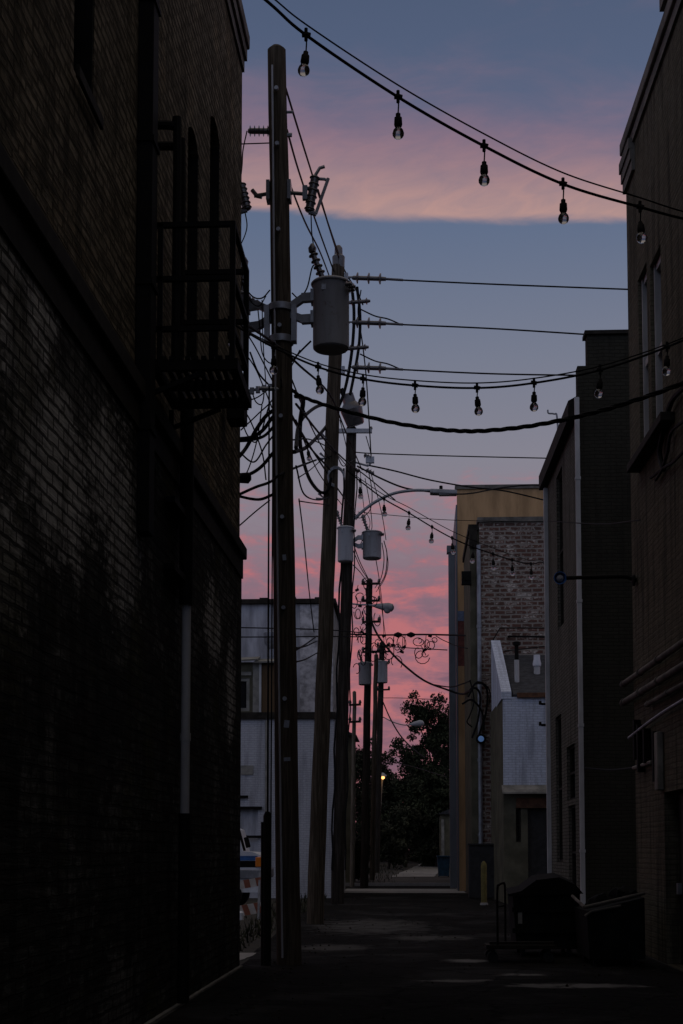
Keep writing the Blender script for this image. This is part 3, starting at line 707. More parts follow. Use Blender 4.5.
pr = [(0, .06), (-.10, .0), (-.26, -.08), (-.34, -.16), (-.35, -.21), (-.33, -.22), (-.24, -.13), (-.02, -.08), (0, -.08)]
mb.prism([(xw0 - .05, YW + a_ - .003, za + .06 + b_) for a_, b_ in pr], (xw1 - xw0, 0, 0)); mb.build('awning', M['trim_grey'], bw)
mb = MB(); mb.box(X(516, 803, YW), xw1, YW - .06, YW - .003, Z(520, 808, YW), Z(520, 798, YW)); mb.build('lintel', M['orange_wood'], bw)
zr1 = Z(520, 655, YWb)
mb = MB(); mb.prism([(xw0 + .32, YW + .02, zw + .08), (xw0 + .32, YWb, zr1), (xw0 + .32, YWb, zw - .1), (xw0 + .32, YW + .02, zw - .1)], (xw1 - xw0 - .3, 0, 0)); mb.build('roof', M['roofing'], bw)
mb = MB(); mb.box(X(517, 700, YW), xw1, YW - .08, YW + .015, zw - .02, zw + .12); mb.build('fascia', M['orange_wood'], bw)
mb = MB(); zk = Z(496, 638, 46.5)   # raking white parapet, stepped
mb.prism([(xw0 - .04, YW - .015, zw - .06), (xw0 - .04, YW - .015, zw + .16), (xw0 - .04, YWb, zk), (xw0 - .04, YWb, zw - .06)], (.30, 0, 0))
mb.build('parapet', M['white_brick'], bw)
def vent(px, ytop, ysplit, ybot, Y, r, cap):
    a = P(px, ybot, Y); mb = MB(); zs_ = Z(px, ysplit, Y); zt_ = Z(px, ytop, Y)
    mb.lathe([(r, a.z - .6), (r, zs_)], (a.x, Y, 0), None, 12); o = mb.build('vent_pipe', M['trim_pale'], bw, True)
    mb = MB()
    if cap == 'dark': mb.lathe([(r * .8, zs_), (r * .8, zt_ - .12), (r * 1.5, zt_ - .1), (r * 1.5, zt_), (r * .6, zt_ + .02)], (a.x, Y, 0), None, 12); mb.build('vent_cap', M['black_paint'], o, True)
    else: mb.lathe([(r * 1.25, zs_ - .32), (r * 1.35, zs_ - .24), (r * 1.02, zs_ - .1), (r * 1.02, zs_ + .03)], (a.x, Y, 0), None, 12); mb.build('vent_cap', M['white_metal'], o, True)
vent(517, 642, 660, 690, 43.5, .075, 'dark'); vent(537, 655, 656, 672, 44.5, .10, 'hood')
mb = MB()
for pts in ([(493, 640), (500, 628), (547, 628), (547, 650)],): mb.tube(spline([P(a_, b_, 47.1) for a_, b_ in pts], 1), .022, 6)
mb.build('pipe_rail', M['black_paint'], bw)

# ---- mottled brick building
YB = 47.6; xb0 = X(480, 650, YB); zb = Z(510, 522, YB)
bb = thing('brick_building', 'mottled brick building with flaking whitewash behind the white one', 'building', (xb0 + 4, YB + 2.5, 0))
mb = MB(); mb.box(xb0, xb0 + 8, YB, YB + 5.8, 0, zb); mb.build('wall', M['brick_mottled'], bb)
mb = MB(); mb.box(xb0 - .06, xb0 + 8.06, YB - .08, YB + 5.86, zb + .002, zb + .16); mb.build('coping', M['coping'], bb)
xs0, xs1 = X(471, 700, YB), X(476.5, 700, YB); zs0 = Z(474, 530, YB)
mb = MB(); mb.box(xs0, xs1 + .22, YB + .1, YB + 5.5, 0, zs0); mb.build('side_wing', M['stucco_olive'], bb)
mb = MB(); mb.box(xs0 - .05, xs1 + .1, YB + .02, YB + 5.5, zs0 + .002, zs0 + .2); mb.box(xs0 - .02, xs1 + .05, YB + .0, YB + .098, zs0 - .6, zs0 - .002); mb.build('parapet', M['trim_dark'], bb)
mb = MB(); mb.tube([(X(479, 700, YB) + .02, YB - .08, z_) for z_ in (.1, 5, zb - .8)], .075, 10)
for z_ in (2, 4.5, 7, 9): mb.tube([(X(479, 700, YB) + .02, YB - .08, z_ + t) for t in (0, .1)], .095, 10)
mb.build('downspout', M['galv'], bb, True)
A = P(465, 579, YB + .1); mb = MB(); mb.box(A.x - .12, A.x + .2, YB - .15, YB + .09, A.z - .22, A.z + .22); mb.box(A.x - .03, A.x + .12, YB - .21, YB - .152, A.z - .1, A.z + .12); mb.build('meter_box', M['black_paint'], bb)

# ---- tan stucco building
YT = 54.0; xt0 = X(457, 700, YT); zt_ = Z(500, 489, YT)
bt_ = thing('stucco_building', 'tan stucco building with blue band and dark red panel at the end', 'building', (xt0 + 5, YT + 7, 0))
zA, zB, zC = Z(462, 611, YT), Z(462, 621, YT), Z(462, 666, YT)
mb = MB(); mb.box(xt0 + .05, xt0 + 11, YT, YT + .3, 0, zC); mb.box(xt0 + .05, xt0 + 11, YT, YT + .3, zA, zt_); mb.build('front_wall', M['stucco_tan'], bt_)
mb = MB(); mb.box(xt0 + .04, xt0 + 11, YT - .015, YT + .29, zB, zA); mb.build('band', M['blue_band'], bt_)
mb = MB(); mb.box(xt0 + .05, xt0 + 11, YT + .003, YT + .297, zC, zB); mb.build('panel', M['red_panel'], bt_)
mb = MB(); xt1 = P(449, 700, 69).x
mb.prism([(xt0, YT - .02, 0), (xt0, YT - .02, zt_ - .6), (xt1, 69, zt_ - .9), (xt1, 69, 0)], (.045, 0, 0)); mb.box(xt0 + .3, xt0 + 11, YT + .31, 69, 0, zt_ - .7); mb.build('side_wall', M['metal_side'], bt_)
mb = MB(); mb.box(xt0 - .03, xt0 + 11.1, YT - .07, YT + .37, zt_ + .002, zt_ + .16); mb.build('coping', M['coping'], bt_)
zq = Z(449, 553, 60); mb = MB(); mb.box(xt0 - .28, xt0 - .02, YT + .5, YT + .8, .1, Z(450, 550, YT)); mb.box(xt0 - .34, xt0 + .0, YT + .44, YT + .86, Z(450, 550, YT) + .003, Z(450, 543, YT)); mb.build('corner_post', M['metal_side'], bt_)

# ---- left grey building beyond the lot
YG = 46.0; xg1 = X(334, 800, YG); zg0 = Z(300, 719, YG); xg0 = -16.0
bg = thing('grey_building', 'grey and white building across the lot with brown board panel upstairs', 'building', ((xg0 + xg1) / 2, YG + 4, 0))
hA = [X(235, 840, YG) - xg0, X(258, 840, YG) - xg0, 0.02, Z(250, 808, YG)]
mb = MB(); panel(mb, (xg0, YG), (xg1, YG), 0, zg0, [hA], .15, (0, 1, 0)); mb.poly([(xg1, YG, 0), (xg1, YG + 8, 0), (xg1, YG + 8, zg0), (xg1, YG, zg0)]); mb.poly([(xg0, YG, 0), (xg0, YG + 8, 0), (xg0, YG + 8, zg0), (xg0, YG, zg0)]); mb.build('lower_wall', M['white_brick_left'], bg)
mb = MB(); mb.box(xg0 + hA[0], xg0 + hA[1], YG + .10, YG + .15, .02, hA[3]); dd = mb.build('door', M['stucco_grey'], bg)
mb = MB(); mb.box(X(236, 810, YG), X(262, 810, YG), YG - .08, YG - .003, Z(250, 809.5, YG), Z(250, 806.5, YG)); mb.box(X(236, 838, YG), X(262, 838, YG), YG - .08, YG - .003, Z(250, 838, YG), Z(250, 835.5, YG)); mb.box(X(236, 796, YG), X(248, 796, YG), YG - .08, YG - .003, Z(250, 798, YG), Z(250, 795.5, YG)); mb.build('door_bar', M['black_paint'], bg)
mb = MB(); mb.box(xg0, xg1 + .05, YG - .1, YG + .3, zg0 + .002, zg0 + .22); mb.build('parapet', M['trim_dark'], bg)
Yu = YG + .8; zu = Z(280, 662, Yu)
x1, x2, x3 = X(253, 690, Yu), X(262, 690, Yu), X(279, 690, Yu)
mb = MB(); hB = [X(232, 690, Yu) - xg0, X(249.5, 690, Yu) - xg0, Z(245, 711, Yu), Z(245, 678, Yu)]
panel(mb, (xg0, Yu), (x3, Yu), zg0 - .2, zu, [hB], .12, (0, 1, 0)); mb.build('upper_wall', M['stucco_olive'], bg)
window(bg, (xg0, Yu), (x3, Yu), hB, (0, 1, 0), M['trim_grey'], .1, .10, 0)
mb = MB(); mb.box(x1, x2 - .02, Yu - .06, Yu - .004, zg0, zu); mb.box(X(237, 690, Yu), x1 - .05, Yu - .05, Yu - .004, Z(245, 675.5, Yu), Z(245, 672, Yu)); mb.build('trim', M['trim_grey'], bg)
mb = MB(); mb.box(x2 - .015, X(279, 700, Yu), Yu - .10, Yu - .004, zg0, Z(270, 665, Yu)); mb.build('board_panel', M['brown_board'], bg)
mb = MB(); mb.box(X(259.5, 690, Yu), X(261.7, 690, Yu), Yu - .16, Yu - .101, zg0 - .1, Z(262, 663, Yu)); mb.build('corner_board', M['trim_pale'], bg)
mb = MB()
for i in range(16):
    xx = xg0 + (x3 - xg0) * i / 16 + random.uniform(-.1, .1); mb.obox(Vector((xx + .3, Yu + .25, zu + .10 + random.uniform(-.03, .05))), (.75, 1.1, .05), Euler((R(12), R(random.uniform(-6, 6)), 0)).to_matrix())
mb.build('eave', M['trim_grey'], bg)
Yk = YG + 2.5; zk = Z(290, 604, Yk); xk1 = X(333, 690, Yk)
mb = MB(); mb.box(xg0, X(300, 640, Yk), Yk, YG + 8, zg0 - .2, zk); mb.build('back_wall', M['stucco_grey'], bg)
mb = MB(); mb.box(X(300, 640, Yk), xk1, Yk - .03, YG + 8, zg0 - .2, zk - .02); mb.build('plaster_wall', M['stucco_rough'], bg)
mb = MB(); mb.box(xg0, xk1 + .1, Yk - .15, YG + 8.1, zk + .002, zk + .16)
for i in range(14): xx = xg0 + (xk1 - xg0) * (i + .5) / 14; mb.box(xx - .15, xx + .15, Yk - .1, Yk + .2, zk + .163, zk + .20 + random.uniform(0, .05))
mb.build('roof_edge', M['trim_dark'], bg)
A = P(272, 640, YG + 1.6); mb = MB(); mb.lathe([(.1, A.z - 1.2), (.1, A.z - .3), (.28, A.z - .1), (.30, A.z + .25), (.05, A.z + .32)], (A.x, YG + 1.7, 0), None, 10); mb.build('chimney_cowl', M['galv'], bg, True)
mb = MB(); mb.tube([(X(267, 780, YG) , YG - .06, z_) for z_ in (.1, 3, zg0 - .05)], .06, 8); mb.build('downspout', M['trim_grey'], bg, True)

mb = MB(); a = P(318, 780, YG - .05); mb.box(a.x - .12, a.x + .12, YG - .1, YG - .003, a.z - .18, a.z + .18); mb.build('meter_box', M['trim_grey'], bg)
mb = MB(); mb.tube([(a.x, YG - .05, a.z + .18), (a.x, YG - .05, zg0 - .01)], .025, 6); mb.build('conduit', M['trim_grey'], bg)
mb = MB(); a = P(247, 770, YG - .05); mb.box(a.x - .2, a.x + .2, YG - .04, YG - .003, a.z - .15, a.z + .15); mb.build('vent', M['trim_grey'], bg)
# far left dark shed behind the poles
b = thing('shed', 'dark shed in shade behind the row of poles', 'shed', (X(350, 840, 60) - 1, 62, 0))
mb = MB(); xa, xb_ = X(322, 840, 62), X(352, 840, 62); mb.box(xa - 3, xb_, 62.2, 66, 0, Z(340, 735, 62)); mb.build('wall', M['stucco_olive'], b)
mb = MB(); zz = Z(340, 735, 62); mb.prism([(xa - 3.2, 62, zz), (xb_ + .2, 62, zz), (xa - .8, 62, zz + 1.0)], (0, 4.2, 0)); mb.build('roof', M['roofing'], b)
b = thing('shed', 'small shed with a pale door post beyond the tan building', 'shed', (X(446, 840, 84), 86, gz(85)))
mb = MB(); xa = X(440.5, 840, 84); mb.box(xa, xa + 6, 84, 89, gz(84) - .1, gz(84) + 3.2); mb.build('wall', M['stucco_olive'], b)
mb = MB(); mb.prism([(xa - .2, 83.8, gz(84) + 3.203), (xa + 6.2, 83.8, gz(84) + 3.203), (xa + 3, 83.8, gz(84) + 4.6)], (0, 5.4, 0)); mb.build('roof', M['roofing'], b)
mb = MB(); mb.box(xa + .05, xa + .22, 83.9, 83.997, gz(84), gz(84) + 2.9); mb.build('door_post', M['trim_grey'], b)
bn_ = thing('wheelie_bin', 'blue plastic bin against the far right end of the alley', 'bin', (X(443.5, 850, 72), 72, gz(72)))
c = bn_.location; mb = MB(); mb.prism([(c.x - .26, 71.7, c.z + .05), (c.x + .26, 71.7, c.z + .05), (c.x + .32, 71.7, c.z + 1.0), (c.x - .32, 71.7, c.z + 1.0)], (0, .62, 0)); mb.build('body', M['bin_blue'], bn_)
mb = MB(); mb.box(c.x - .35, c.x + .35, 71.62, 72.36, c.z + 1.003, c.z + 1.07); mb.build('lid', M['bin_blue'], bn_)
for s_ in (-1, 1):
    mb = MB(); mb.lathe([(.1, -.03), (.1, .03)], (c.x + .24 * s_, 72.3, c.z + .1), Euler((0, R(90), 0)).to_matrix(), 12); mb.build('wheel', M['rubber'], bn_)

# ------------------------------------------------------------------ utility poles
def pole(label, base, top, r0, r1, mat, group='utility poles along the alley'):
    base, top = Vector(base), Vector(top)
    t = thing('utility_pole', label, 'utility pole', base, group)
    mb = MB(); k = 14
    pts = [base.lerp(top, i / k) + Vector((random.uniform(-.012, .012), random.uniform(-.012, .012), 0)) for i in range(k + 1)]
    pts[0].z = min(pts[0].z, base.z) - .05
    mb.tube(pts + [top + (top - base).normalized() * r1 * .5], [r0 + (r1 - r0) * i / k for i in range(k + 1)] + [r1 * .45], 14)
    mb.build('pole_shaft', mat, t, True)
    return t
def disc_string(mb, a, b, n, r, core=.55):
    """stack of insulator sheds along a->b"""
    a, b = Vector(a), Vector(b); d = b - a; q = d.to_track_quat('Z', 'Y').to_matrix(); L = d.length
    prof = [(r * core * .7, 0)]
    for i in range(n):
        z0_ = L * (i + .15) / n; prof += [(r * core, z0_), (r * core, z0_ + L / n * .18), (r, z0_ + L / n * .30), (r * .97, z0_ + L / n * .40), (r * core, z0_ + L / n * .44)]
    prof += [(r * .35, L)]
    mb.lathe(prof, a, q, 12)
def insulator(parent, a, b, n=5, r=.06, name='insulator'):
    mb = MB(); disc_string(mb, a, b, n, r); mb.build(name, M['porcelain'], parent, True)
def cutout(parent, top, bot, out, s=1.0):
    """fuse cutout: porcelain body, metal tube held beside it"""
    top, bot, out = Vector(top), Vector(bot), Vector(out)
    mb = MB(); disc_string(mb, bot, top, 6, .078 * s, .78); f = mb.build('fuse_cutout', M['porcelain'], parent, True)
    mb = MB(); d = (top - bot)
    p1, p2 = top + out * .10 + d * -.02, bot + out * .95 + d * -.05
    mb.tube([top - d * .1, top + out * .7 - d * .12, top + out * 1.0 - d * .18], .022 * s, 6); mb.tube([top + out * .95 - d * .1, bot + out * .5 - d * .05], .024 * s, 7); mb.tube([bot, bot + out * .55 - d * .06], .035 * s, 6)
    mb.tube([top, top + out * .3 + Vector((0, 0, .1 * s)), top + out * .65 + Vector((0, 0, .12 * s))], .025 * s, 6)
    mb.build('fuse_tube', M['galv'], f, True)

Y1 = 19.4
g1 = P(289.5, 966, Y1); g1.z = 0
T1 = P(277, 50, Y1)
p1 = pole('thick wooden utility pole nearest the camera beside the left building', g1, T1, .172, .132, M['pole'])
def on1(py, dx=0.0, dy=0.0):
    a = Z(282, py, Y1); t = (a - g1.z) / (T1.z - g1.z); return g1.lerp(T1, t) + Vector((dx, dy, 0))
mb = MB(); mb.tube([on1(70, -.06, -.135), on1(250, -.07, -.14), on1(500, -.075, -.15), on1(957, -.08, -.16)], .014, 6); mb.build('conduit', M['tank_pale'], p1)
for k, py in enumerate((95, 150, 235, 330, 420, 520, 610, 700)):
    mb = MB(); a = on1(py, 0, -.16); mb.lathe([(.03, 0), (.03, .05)], a, Euler((R(90), 0, 0)).to_matrix(), 8); mb.build('bolt', M['galv'], p1)
a = on1(131); insulator(p1, a + Vector((-.05, 0, 0)), P(248, 131, Y1), 6, .075)
mb = MB(); mb.tube([P(293, 112, Y1) + Vector((-.1, 0, 0)), P(293, 112, Y1)], .02, 6); mb.tube([on1(135, .12), P(292, 135, Y1)], .03, 6); mb.build('wire_clamp', M['galv'], p1)
a = on1(192); mb = MB(); mb.tube([P(254, 196, Y1), a, P(305, 194, Y1)], .028, 8); mb.obox(P(305, 193, Y1), (.07, .07, .2)); mb.tube([P(252, 190, Y1), P(257, 196, Y1), P(262, 197, Y1)], .03, 6)
for s_ in (-1, 1): mb.obox(a + Vector((s_ * .15, 0, 0)), (.05, .2, .28))
mb.tube([P(303, 188, Y1), P(314, 188, Y1)], .022, 6)
mb.build('crossarm', M['porcelain'], p1)
cutout(p1, P(315.5, 175, Y1), P(309, 212, Y1), Vector((.20, 0, .0)))
cutout(p1, P(240.5, 183, Y1), P(247, 210, Y1), Vector((-.18, 0, 0)))
for py, w_, h_ in ((725, .07, .10), (560, .05, .08), (760, .09, .05)):
    mb = MB(); mb.obox(on1(py, .02, -.17), (w_, .012, h_), Euler((0, R(random.uniform(-8, 8)), 0)).to_matrix()); mb.build('tag', M['galv'], p1)
# transformers on pole 1
def transformer(label, c, r, h, mat, hang, n_bush=2, group='pole transformers', s=1.0, brk=True, tall=(True, False)):
    """c = centre of the tank's underside, hang = vector to the pole axis"""
    t = thing('transformer', label, 'transformer', c, group)
    c = Vector(c); mb = MB()
    mb.lathe([(r * .86, -.0), (r * .95, .02), (r * .965, .06), (r * .965, h * .93), (r * .985, h * .94), (r * .985, h * .955)], c, None, 28); mb.build('tank', mat, t, True)
    mb = MB(); mb.lathe([(r * 1.06, h * .957), (r * 1.08, h * .975), (r * 1.0, h * 1.0), (r * .5, h * 1.03), (.01, h * 1.04)], c, None, 28); mb.build('lid', mat, t, True)
    hv = Vector(hang); side = hv.cross(Vector((0, 0, 1))).normalized()
    for k in range(n_bush):
        b0 = c + Vector((0, 0, h * 1.0)) + Vector((-r * .38 + k * r * .95, -r * .2, 0)); L = .42 * s
        tip = b0 + Vector(((-.16 if k == 0 else .04) * s, 0, L))
        mb = MB(); disc_string(mb, b0, tip, 5, .07 * s); bsh = mb.build('bushing', M['porcelain'], t, True)
        mb = MB(); mb.lathe([(.05 * s, 0), (.06 * s, .06 * s), (.025 * s, .12 * s)], tip, None, 8); mb.build('cap', M['porcelain'], bsh, True)
    for k, ang in enumerate((-20, 8, 35)):
        a = c + Vector((r * .96 * math.cos(R(ang)), -r * .96 * math.sin(R(ang + 20)), h * .88)); b2 = a + Vector((.10 * s, -.02, 0)); mb = MB(); disc_string(mb, a, b2, 2, .045 * s); mb.build('terminal', M['porcelain'], t, True)
    if brk:
        for zz in (.80, .48):
            a = c + Vector((0, 0, h * zz)); d = hv.normalized(); mb = MB(); up_ = -.14 if zz > .6 else .10
            k1, k2, k3 = a + d * r * .9, a + d * (r + (hv.length - r) * .34), a + hv * .86 + Vector((0, 0, up_))
            mb.bar(k1, k2, .09, .12); mb.bar(k2 - d * .02, k3, .08, .10); mb.obox(a + d * (r * 1.0), (.05, .22, .17))
            mb.build('bracket', M['galv'], t)
    mb = MB(); mb.box(c.x - r * .45, c.x - r * .22, c.y - r * .95, c.y - r * .87, c.z + h * .80, c.z + h * .88); mb.build('plate', M['galv'], t)
    return t
rT = (P(350, 320, Y1).x - P(311.5, 320, Y1).x) / 2 * .97
cT = P(331, 350, Y1 - .1); hT = Z(331, 283, Y1) - Z(331, 350, Y1)
ax = on1(320); transformer('large grey transformer can on the right of the nearest pole', cT, rT, hT, M['tank'], Vector((ax.x - cT.x, ax.y - cT.y, 0)), 1)
cT2 = P(231, 362, Y1 + .25); transformer('grey transformer can behind the left building edge on the nearest pole', cT2, rT, hT, M['tank'], Vector((ax.x - cT2.x, ax.y - cT2.y, 0)))
mb = MB()
for py in (309, 341): mb.lathe([(.175, -.05), (.18, -.045), (.18, .045), (.175, .05)], on1(py), None, 18)
for s_ in (-1, 1): mb.obox(on1(325, s_ * .19, -.02), (.07, .16, .52))
mb.build('mounting_band', M['galv'], p1, True)
# sidewalk guy with its guard
gg = thing('guy_wire', 'twin guy wires with dark guard standing left of the nearest pole', 'guy wire', (P(267, 960, Y1 - .2).x, Y1 - .2, 0))
xa, xb_ = P(268.0, 700, Y1 - .2).x, P(271.2, 700, Y1 - .2).x
z_top = Z(268, 386, Y1 - .2)
mb = MB(); mb.tube([(xa, Y1 - .2, 0), (xa, Y1 - .2, z_top)], .013, 6); mb.tube([(xb_, Y1 - .2, 0), (xb_ + .01, Y1 - .2, z_top)], .010, 6); mb.build('wire', M['cable'], gg)
zg_ = Z(268, 816, Y1 - .25)
mb = MB(); mb.tube([(xa + .0, Y1 - .22, 0), (xa, Y1 - .22, zg_), (xa, Y1 - .22, zg_ + .06)], [.055, .055, .03], 10); mb.tube([(xa - .05, Y1 - .2, 0), (xa - .055, Y1 - .2, zg_ - .08)], .035, 8); mb.build('guard', M['black_paint'], gg, True)
mb = MB(); mb.tube([(xa - .15, Y1 - .2, z_top - .03), (on1(386).x, Y1 - .1, z_top - .02)], .03, 8); mb.build('arm', M['galv'], gg, True)

# pole 2
Y2 = 30.0; g2 = P(316, 900, Y2); g2.z = 0; g2.x = X(315, 900, Y2); T2 = P(338.5, 266, Y2)
p2 = pole('leaning wooden utility pole just behind the big transformer can', g2, T2, .185, .14, M['pole'])
def on2(py): 
    a = Z(330, py, Y2); return g2.lerp(T2, (a - g2.z) / (T2.z - g2.z))
mb = MB(); mb.lathe([(.13, -.1), (.14, .15), (.09, .2), (.085, .35), (.05, .4)], T2 + Vector((0, 0, .05)), None, 12); mb.build('pole_cap', M['porcelain'], p2, True)
for py in (278, 303, 323, 349, 371):
    a = on2(py); mb = MB(); mb.tube([a + Vector((-.18, -.02, 0)), a + Vector((.3, -.02, 0))], .025, 6); mb.obox(a + Vector((.18, -.02, 0)), (.08, .12, .16)); mb.build('eye_bolt', M['galv'], p2, True)
for py in (303, 349):
    a = on2(py); insulator(p2, a + Vector((.25, 0, 0)), a + Vector((.72, 0, .03)), 3, .075)
a = on2(480); mb = MB()
for k in range(3): mb.tube([a + Vector((.12 + .17 * math.cos(q_ * .45), -.19, .02 * k + .2 * math.sin(q_ * .45))) for q_ in range(11)], .018, 6)
mb.build('cable_clamp', M['galv'], p2, True)
for py in (440, 460, 500): 
    a = on2(py); mb = MB(); mb.tube([a + Vector((-.3, -.12, 0)), a + Vector((-.12, -.12, 0)), a + Vector((-.24, -.12, .12))], .03, 6); mb.build('bolt', M['galv'], p2, True)

# pole 3
Y3p = 41.0; g3 = P(337, 890, Y3p); g3.z = 0; T3p = P(351.5, 428, Y3p)
p3 = pole('wooden utility pole carrying the long curved street lamp arm', g3, T3p, .19, .15, M['pole_dark'])
def on3(py):
    a = Z(345, py, Y3p); return g3.lerp(T3p, (a - g3.z) / (T3p.z - g3.z))
a = on3(431); mb = MB(); mb.bar(P(339, 431, Y3p - .22), P(372, 431, Y3p - .22), .10, .12); mb.build('crossarm', M['tank_pale'], p3)
mb = MB(); mb.lathe([(.03, 0), (.05, .05), (.03, .1)], P(371, 430, Y3p - .22), None, 8); mb.build('insulator', M['porcelain'], p3)
for (a_, b_) in (((364, 455), (372, 458)), ((366, 470), (374, 474)), ((356, 472), (360, 470))):
    insulator(p3, P(*a_, Y3p), P(*b_, Y3p), 3, .09)
mb = MB(); mb.tube([on3(462) + Vector((.1, 0, 0)), P(368, 466, Y3p), P(372, 462, Y3p)], .03, 6); mb.obox(P(370, 460, Y3p), (.25, .12, .18)); mb.build('wire_clamp', M['galv'], p3)
# flood light on pole 3 top
fl = thing('floodlight', 'grey bell shaped floodlight on top of a wooden pole', 'floodlight', P(352, 426, Y3p - .2))
c = P(353, 415, Y3p - .2); rr = Euler((R(14), R(-16), 0)).to_matrix()
mb = MB(); mb.lathe([(.24, -.30), (.26, -.28), (.33, .16), (.33, .20), (.20, .36), (.19, .38), (.18, .62), (.14, .64)], c, rr, 22); mb.build('housing', M['porcelain'], fl, True)
mb = MB(); mb.lathe([(.22, -.318), (.22, -.303)], c, rr, 22); mb.build('lens', M['trim_pale'], fl)
mb = MB(); mb.tube([c + rr @ Vector((-.1, 0, .6)), c + rr @ Vector((-.13, 0, .82))], .07, 8); mb.build('photocell', M['black_paint'], fl, True)
# cans on pole 3
c3 = P(372, 559, Y3p); r3 = (X(382, 550, Y3p) - X(362, 550, Y3p)) / 2 * .96; h3_ = Z(372, 532, Y3p) - c3.z; a3 = on3(545)
transformer('small grey transformer can on the right of the street lamp pole', c3, r3, h3_, M['tank'], Vector((a3.x - c3.x, a3.y - c3.y, 0)), 1, s=.95)
c3 = P(345.5, 562, Y3p - .35); h3_ = Z(345, 530, Y3p) - c3.z
transformer('pale grey transformer can on the front of the street lamp pole', c3, r3 * .84, h3_, M['tank_pale'], Vector((0, .35, 0)), 1, s=.9, brk=False)
c3 = P(341, 563, Y3p + .3)
# street lamp arm, LED head
sl_ = thing('street_lamp', 'flat headed street lamp on a long curved arm from a wooden pole', 'street lamp', on3(516))
mb = MB(); mb.tube(spline([on3(520) + Vector((.12, 0, 0)), P(372, 504, Y3p), P(392, 494, Y3p), P(412, 490.5, Y3p), P(432, 490.5, Y3p)], 8), .045, 8); mb.build('arm', M['galv'], sl_, True)
A, B = P(430, 492, Y3p), P(457, 493, Y3p)
mb = MB(); mb.obox((A + B) / 2, ((B - A).length, .34, .13), Euler((0, R(3), 0)).to_matrix(), .03); hd_ = mb.build('lamp_head', M['tank'], sl_)
mb = MB(); mb.lathe([(.05, 0), (.05, .12), (.02, .13)], P(441, 490, Y3p), None, 10); mb.build('photocell', M['black_paint'], hd_)
mb = MB(); mb.obox((A + B) / 2 + Vector((.1, 0, -.075)), (.45, .26, .02)); mb.build('lens', M['trim_pale'], hd_)

# poles further down
def mk(label, pb, pt, Y, r0, r1, mat):
    g = P(pb[0], 870, Y); g.x = X(pb[0], pb[1], Y); g.z = gz(Y) - .05; t = P(*pt, Y); return pole(label, g, t, r0, r1, mat), g, t
Y4 = 58.0
p4, g4, T4 = mk('dark wooden pole with the grey cobra head lamp', (364, 880), (369.5, 580), Y4, .17, .13, M['pole_dark'])
Y5 = 78.0
p5, g5, T5 = mk('dark wooden pole with a transformer can at the far end of the row', (376, 865), (382, 643), Y5, .19, .15, M['pole_dark'])
Y6 = 68.0
p6, g6, T6 = mk('brown wooden pole squeezed between two dark ones', (372, 865), (376, 655), Y6, .13, .1, M['pole'])
Y7 = 60.0
p7, g7, T7 = mk('slim pale grey pole left of the far pole cluster', (352, 835), (354.5, 692), Y7, .10, .08, M['pole_pale'])
for (pp, Y, pys, xr_) in ((p4, Y4, (584, 601, 622, 652), (362, 380)), (p5, Y5, (646, 652, 663, 690), (377, 390)), (p7, Y7, (705, 722), (349, 361))):
    for py in pys:
        mb = MB(); mb.bar(P(xr_[0], py, Y - .2), P(xr_[1], py - .5, Y - .2), .07, .09); arm_ = mb.build('crossarm', M['pole_dark'], pp)
        for px in (xr_[0] + 1, xr_[1] - 1):
            mb = MB(); mb.lathe([(.03, 0), (.07, .06), (.05, .14), (.02, .18)], P(px, py, Y - .2) + Vector((0, 0, .04)), None, 8); mb.build('insulator', M['porcelain'], arm_, True)
r_ = .27
transformer('dark grey transformer can on the cobra lamp pole', P(365, 685, Y4 - .3), r_, .92, M['tank'], Vector((0, .3, 0)), 1, s=.9, brk=False)
transformer('grey transformer can on the farthest pole', P(381.5, 683, Y5 - .3), r_ * 1.28, 1.2, M['tank'], Vector((0, .3, 0)), 1, s=1.0, brk=False)
# cobra lamp
cl = thing('street_lamp', 'grey cobra head street lamp jutting right from a dark pole', 'street lamp', P(369, 606, Y4))
mb = MB(); mb.tube(spline([P(346, 603, Y4 - .2), P(358, 604.5, Y4 - .2), P(370, 605, Y4 - .2), P(380, 606, Y4 - .2)], 5), .035, 7); mb.build('arm', M['galv'], cl, True)
A, B = P(373, 605.5, Y4 - .2), P(394, 608, Y4 - .2); q_ = (B - A).to_track_quat('Z', 'Y').to_matrix(); L = (B - A).length
mb = MB(); mb.lathe([(.05, 0), (.10, L * .2), (.15, L * .5), (.19, L * .72), (.16, L * .92), (.05, L)], A, q_, 16); hd_ = mb.build('lamp_head', M['tank'], cl, True)
mb = MB(); mb.lathe([(.16, .06), (.15, -.02), (.10, -.10), (.03, -.13)], A.lerp(B, .68) + Vector((0, 0, -.13)), None, 14); mb.build('lens', M['tank_pale'], hd_, True)
# second lamp head near the tree
cl2 = thing('street_lamp', 'pale lamp head hanging in front of the far tree crown', 'street lamp', P(383, 718, Y5))
mb = MB(); mb.tube(spline([P(383, 717, Y5), P(393, 722, Y5 - .3), P(404, 725, Y5 - .3), P(414, 724.5, Y5 - .3)], 5), .03, 6); mb.build('arm', M['galv'], cl2)
A, B = P(410, 724.5, Y5 - .3), P(424, 723, Y5 - .3); q_ = (B - A).to_track_quat('Z', 'Y').to_matrix(); L = (B - A).length
mb = MB(); mb.lathe([(.05, 0), (.13, L * .3), (.19, L * .7), (.14, L * .92), (.04, L)], A, q_, 14); mb.build('lamp_head', M['tank_pale'], cl2, True)
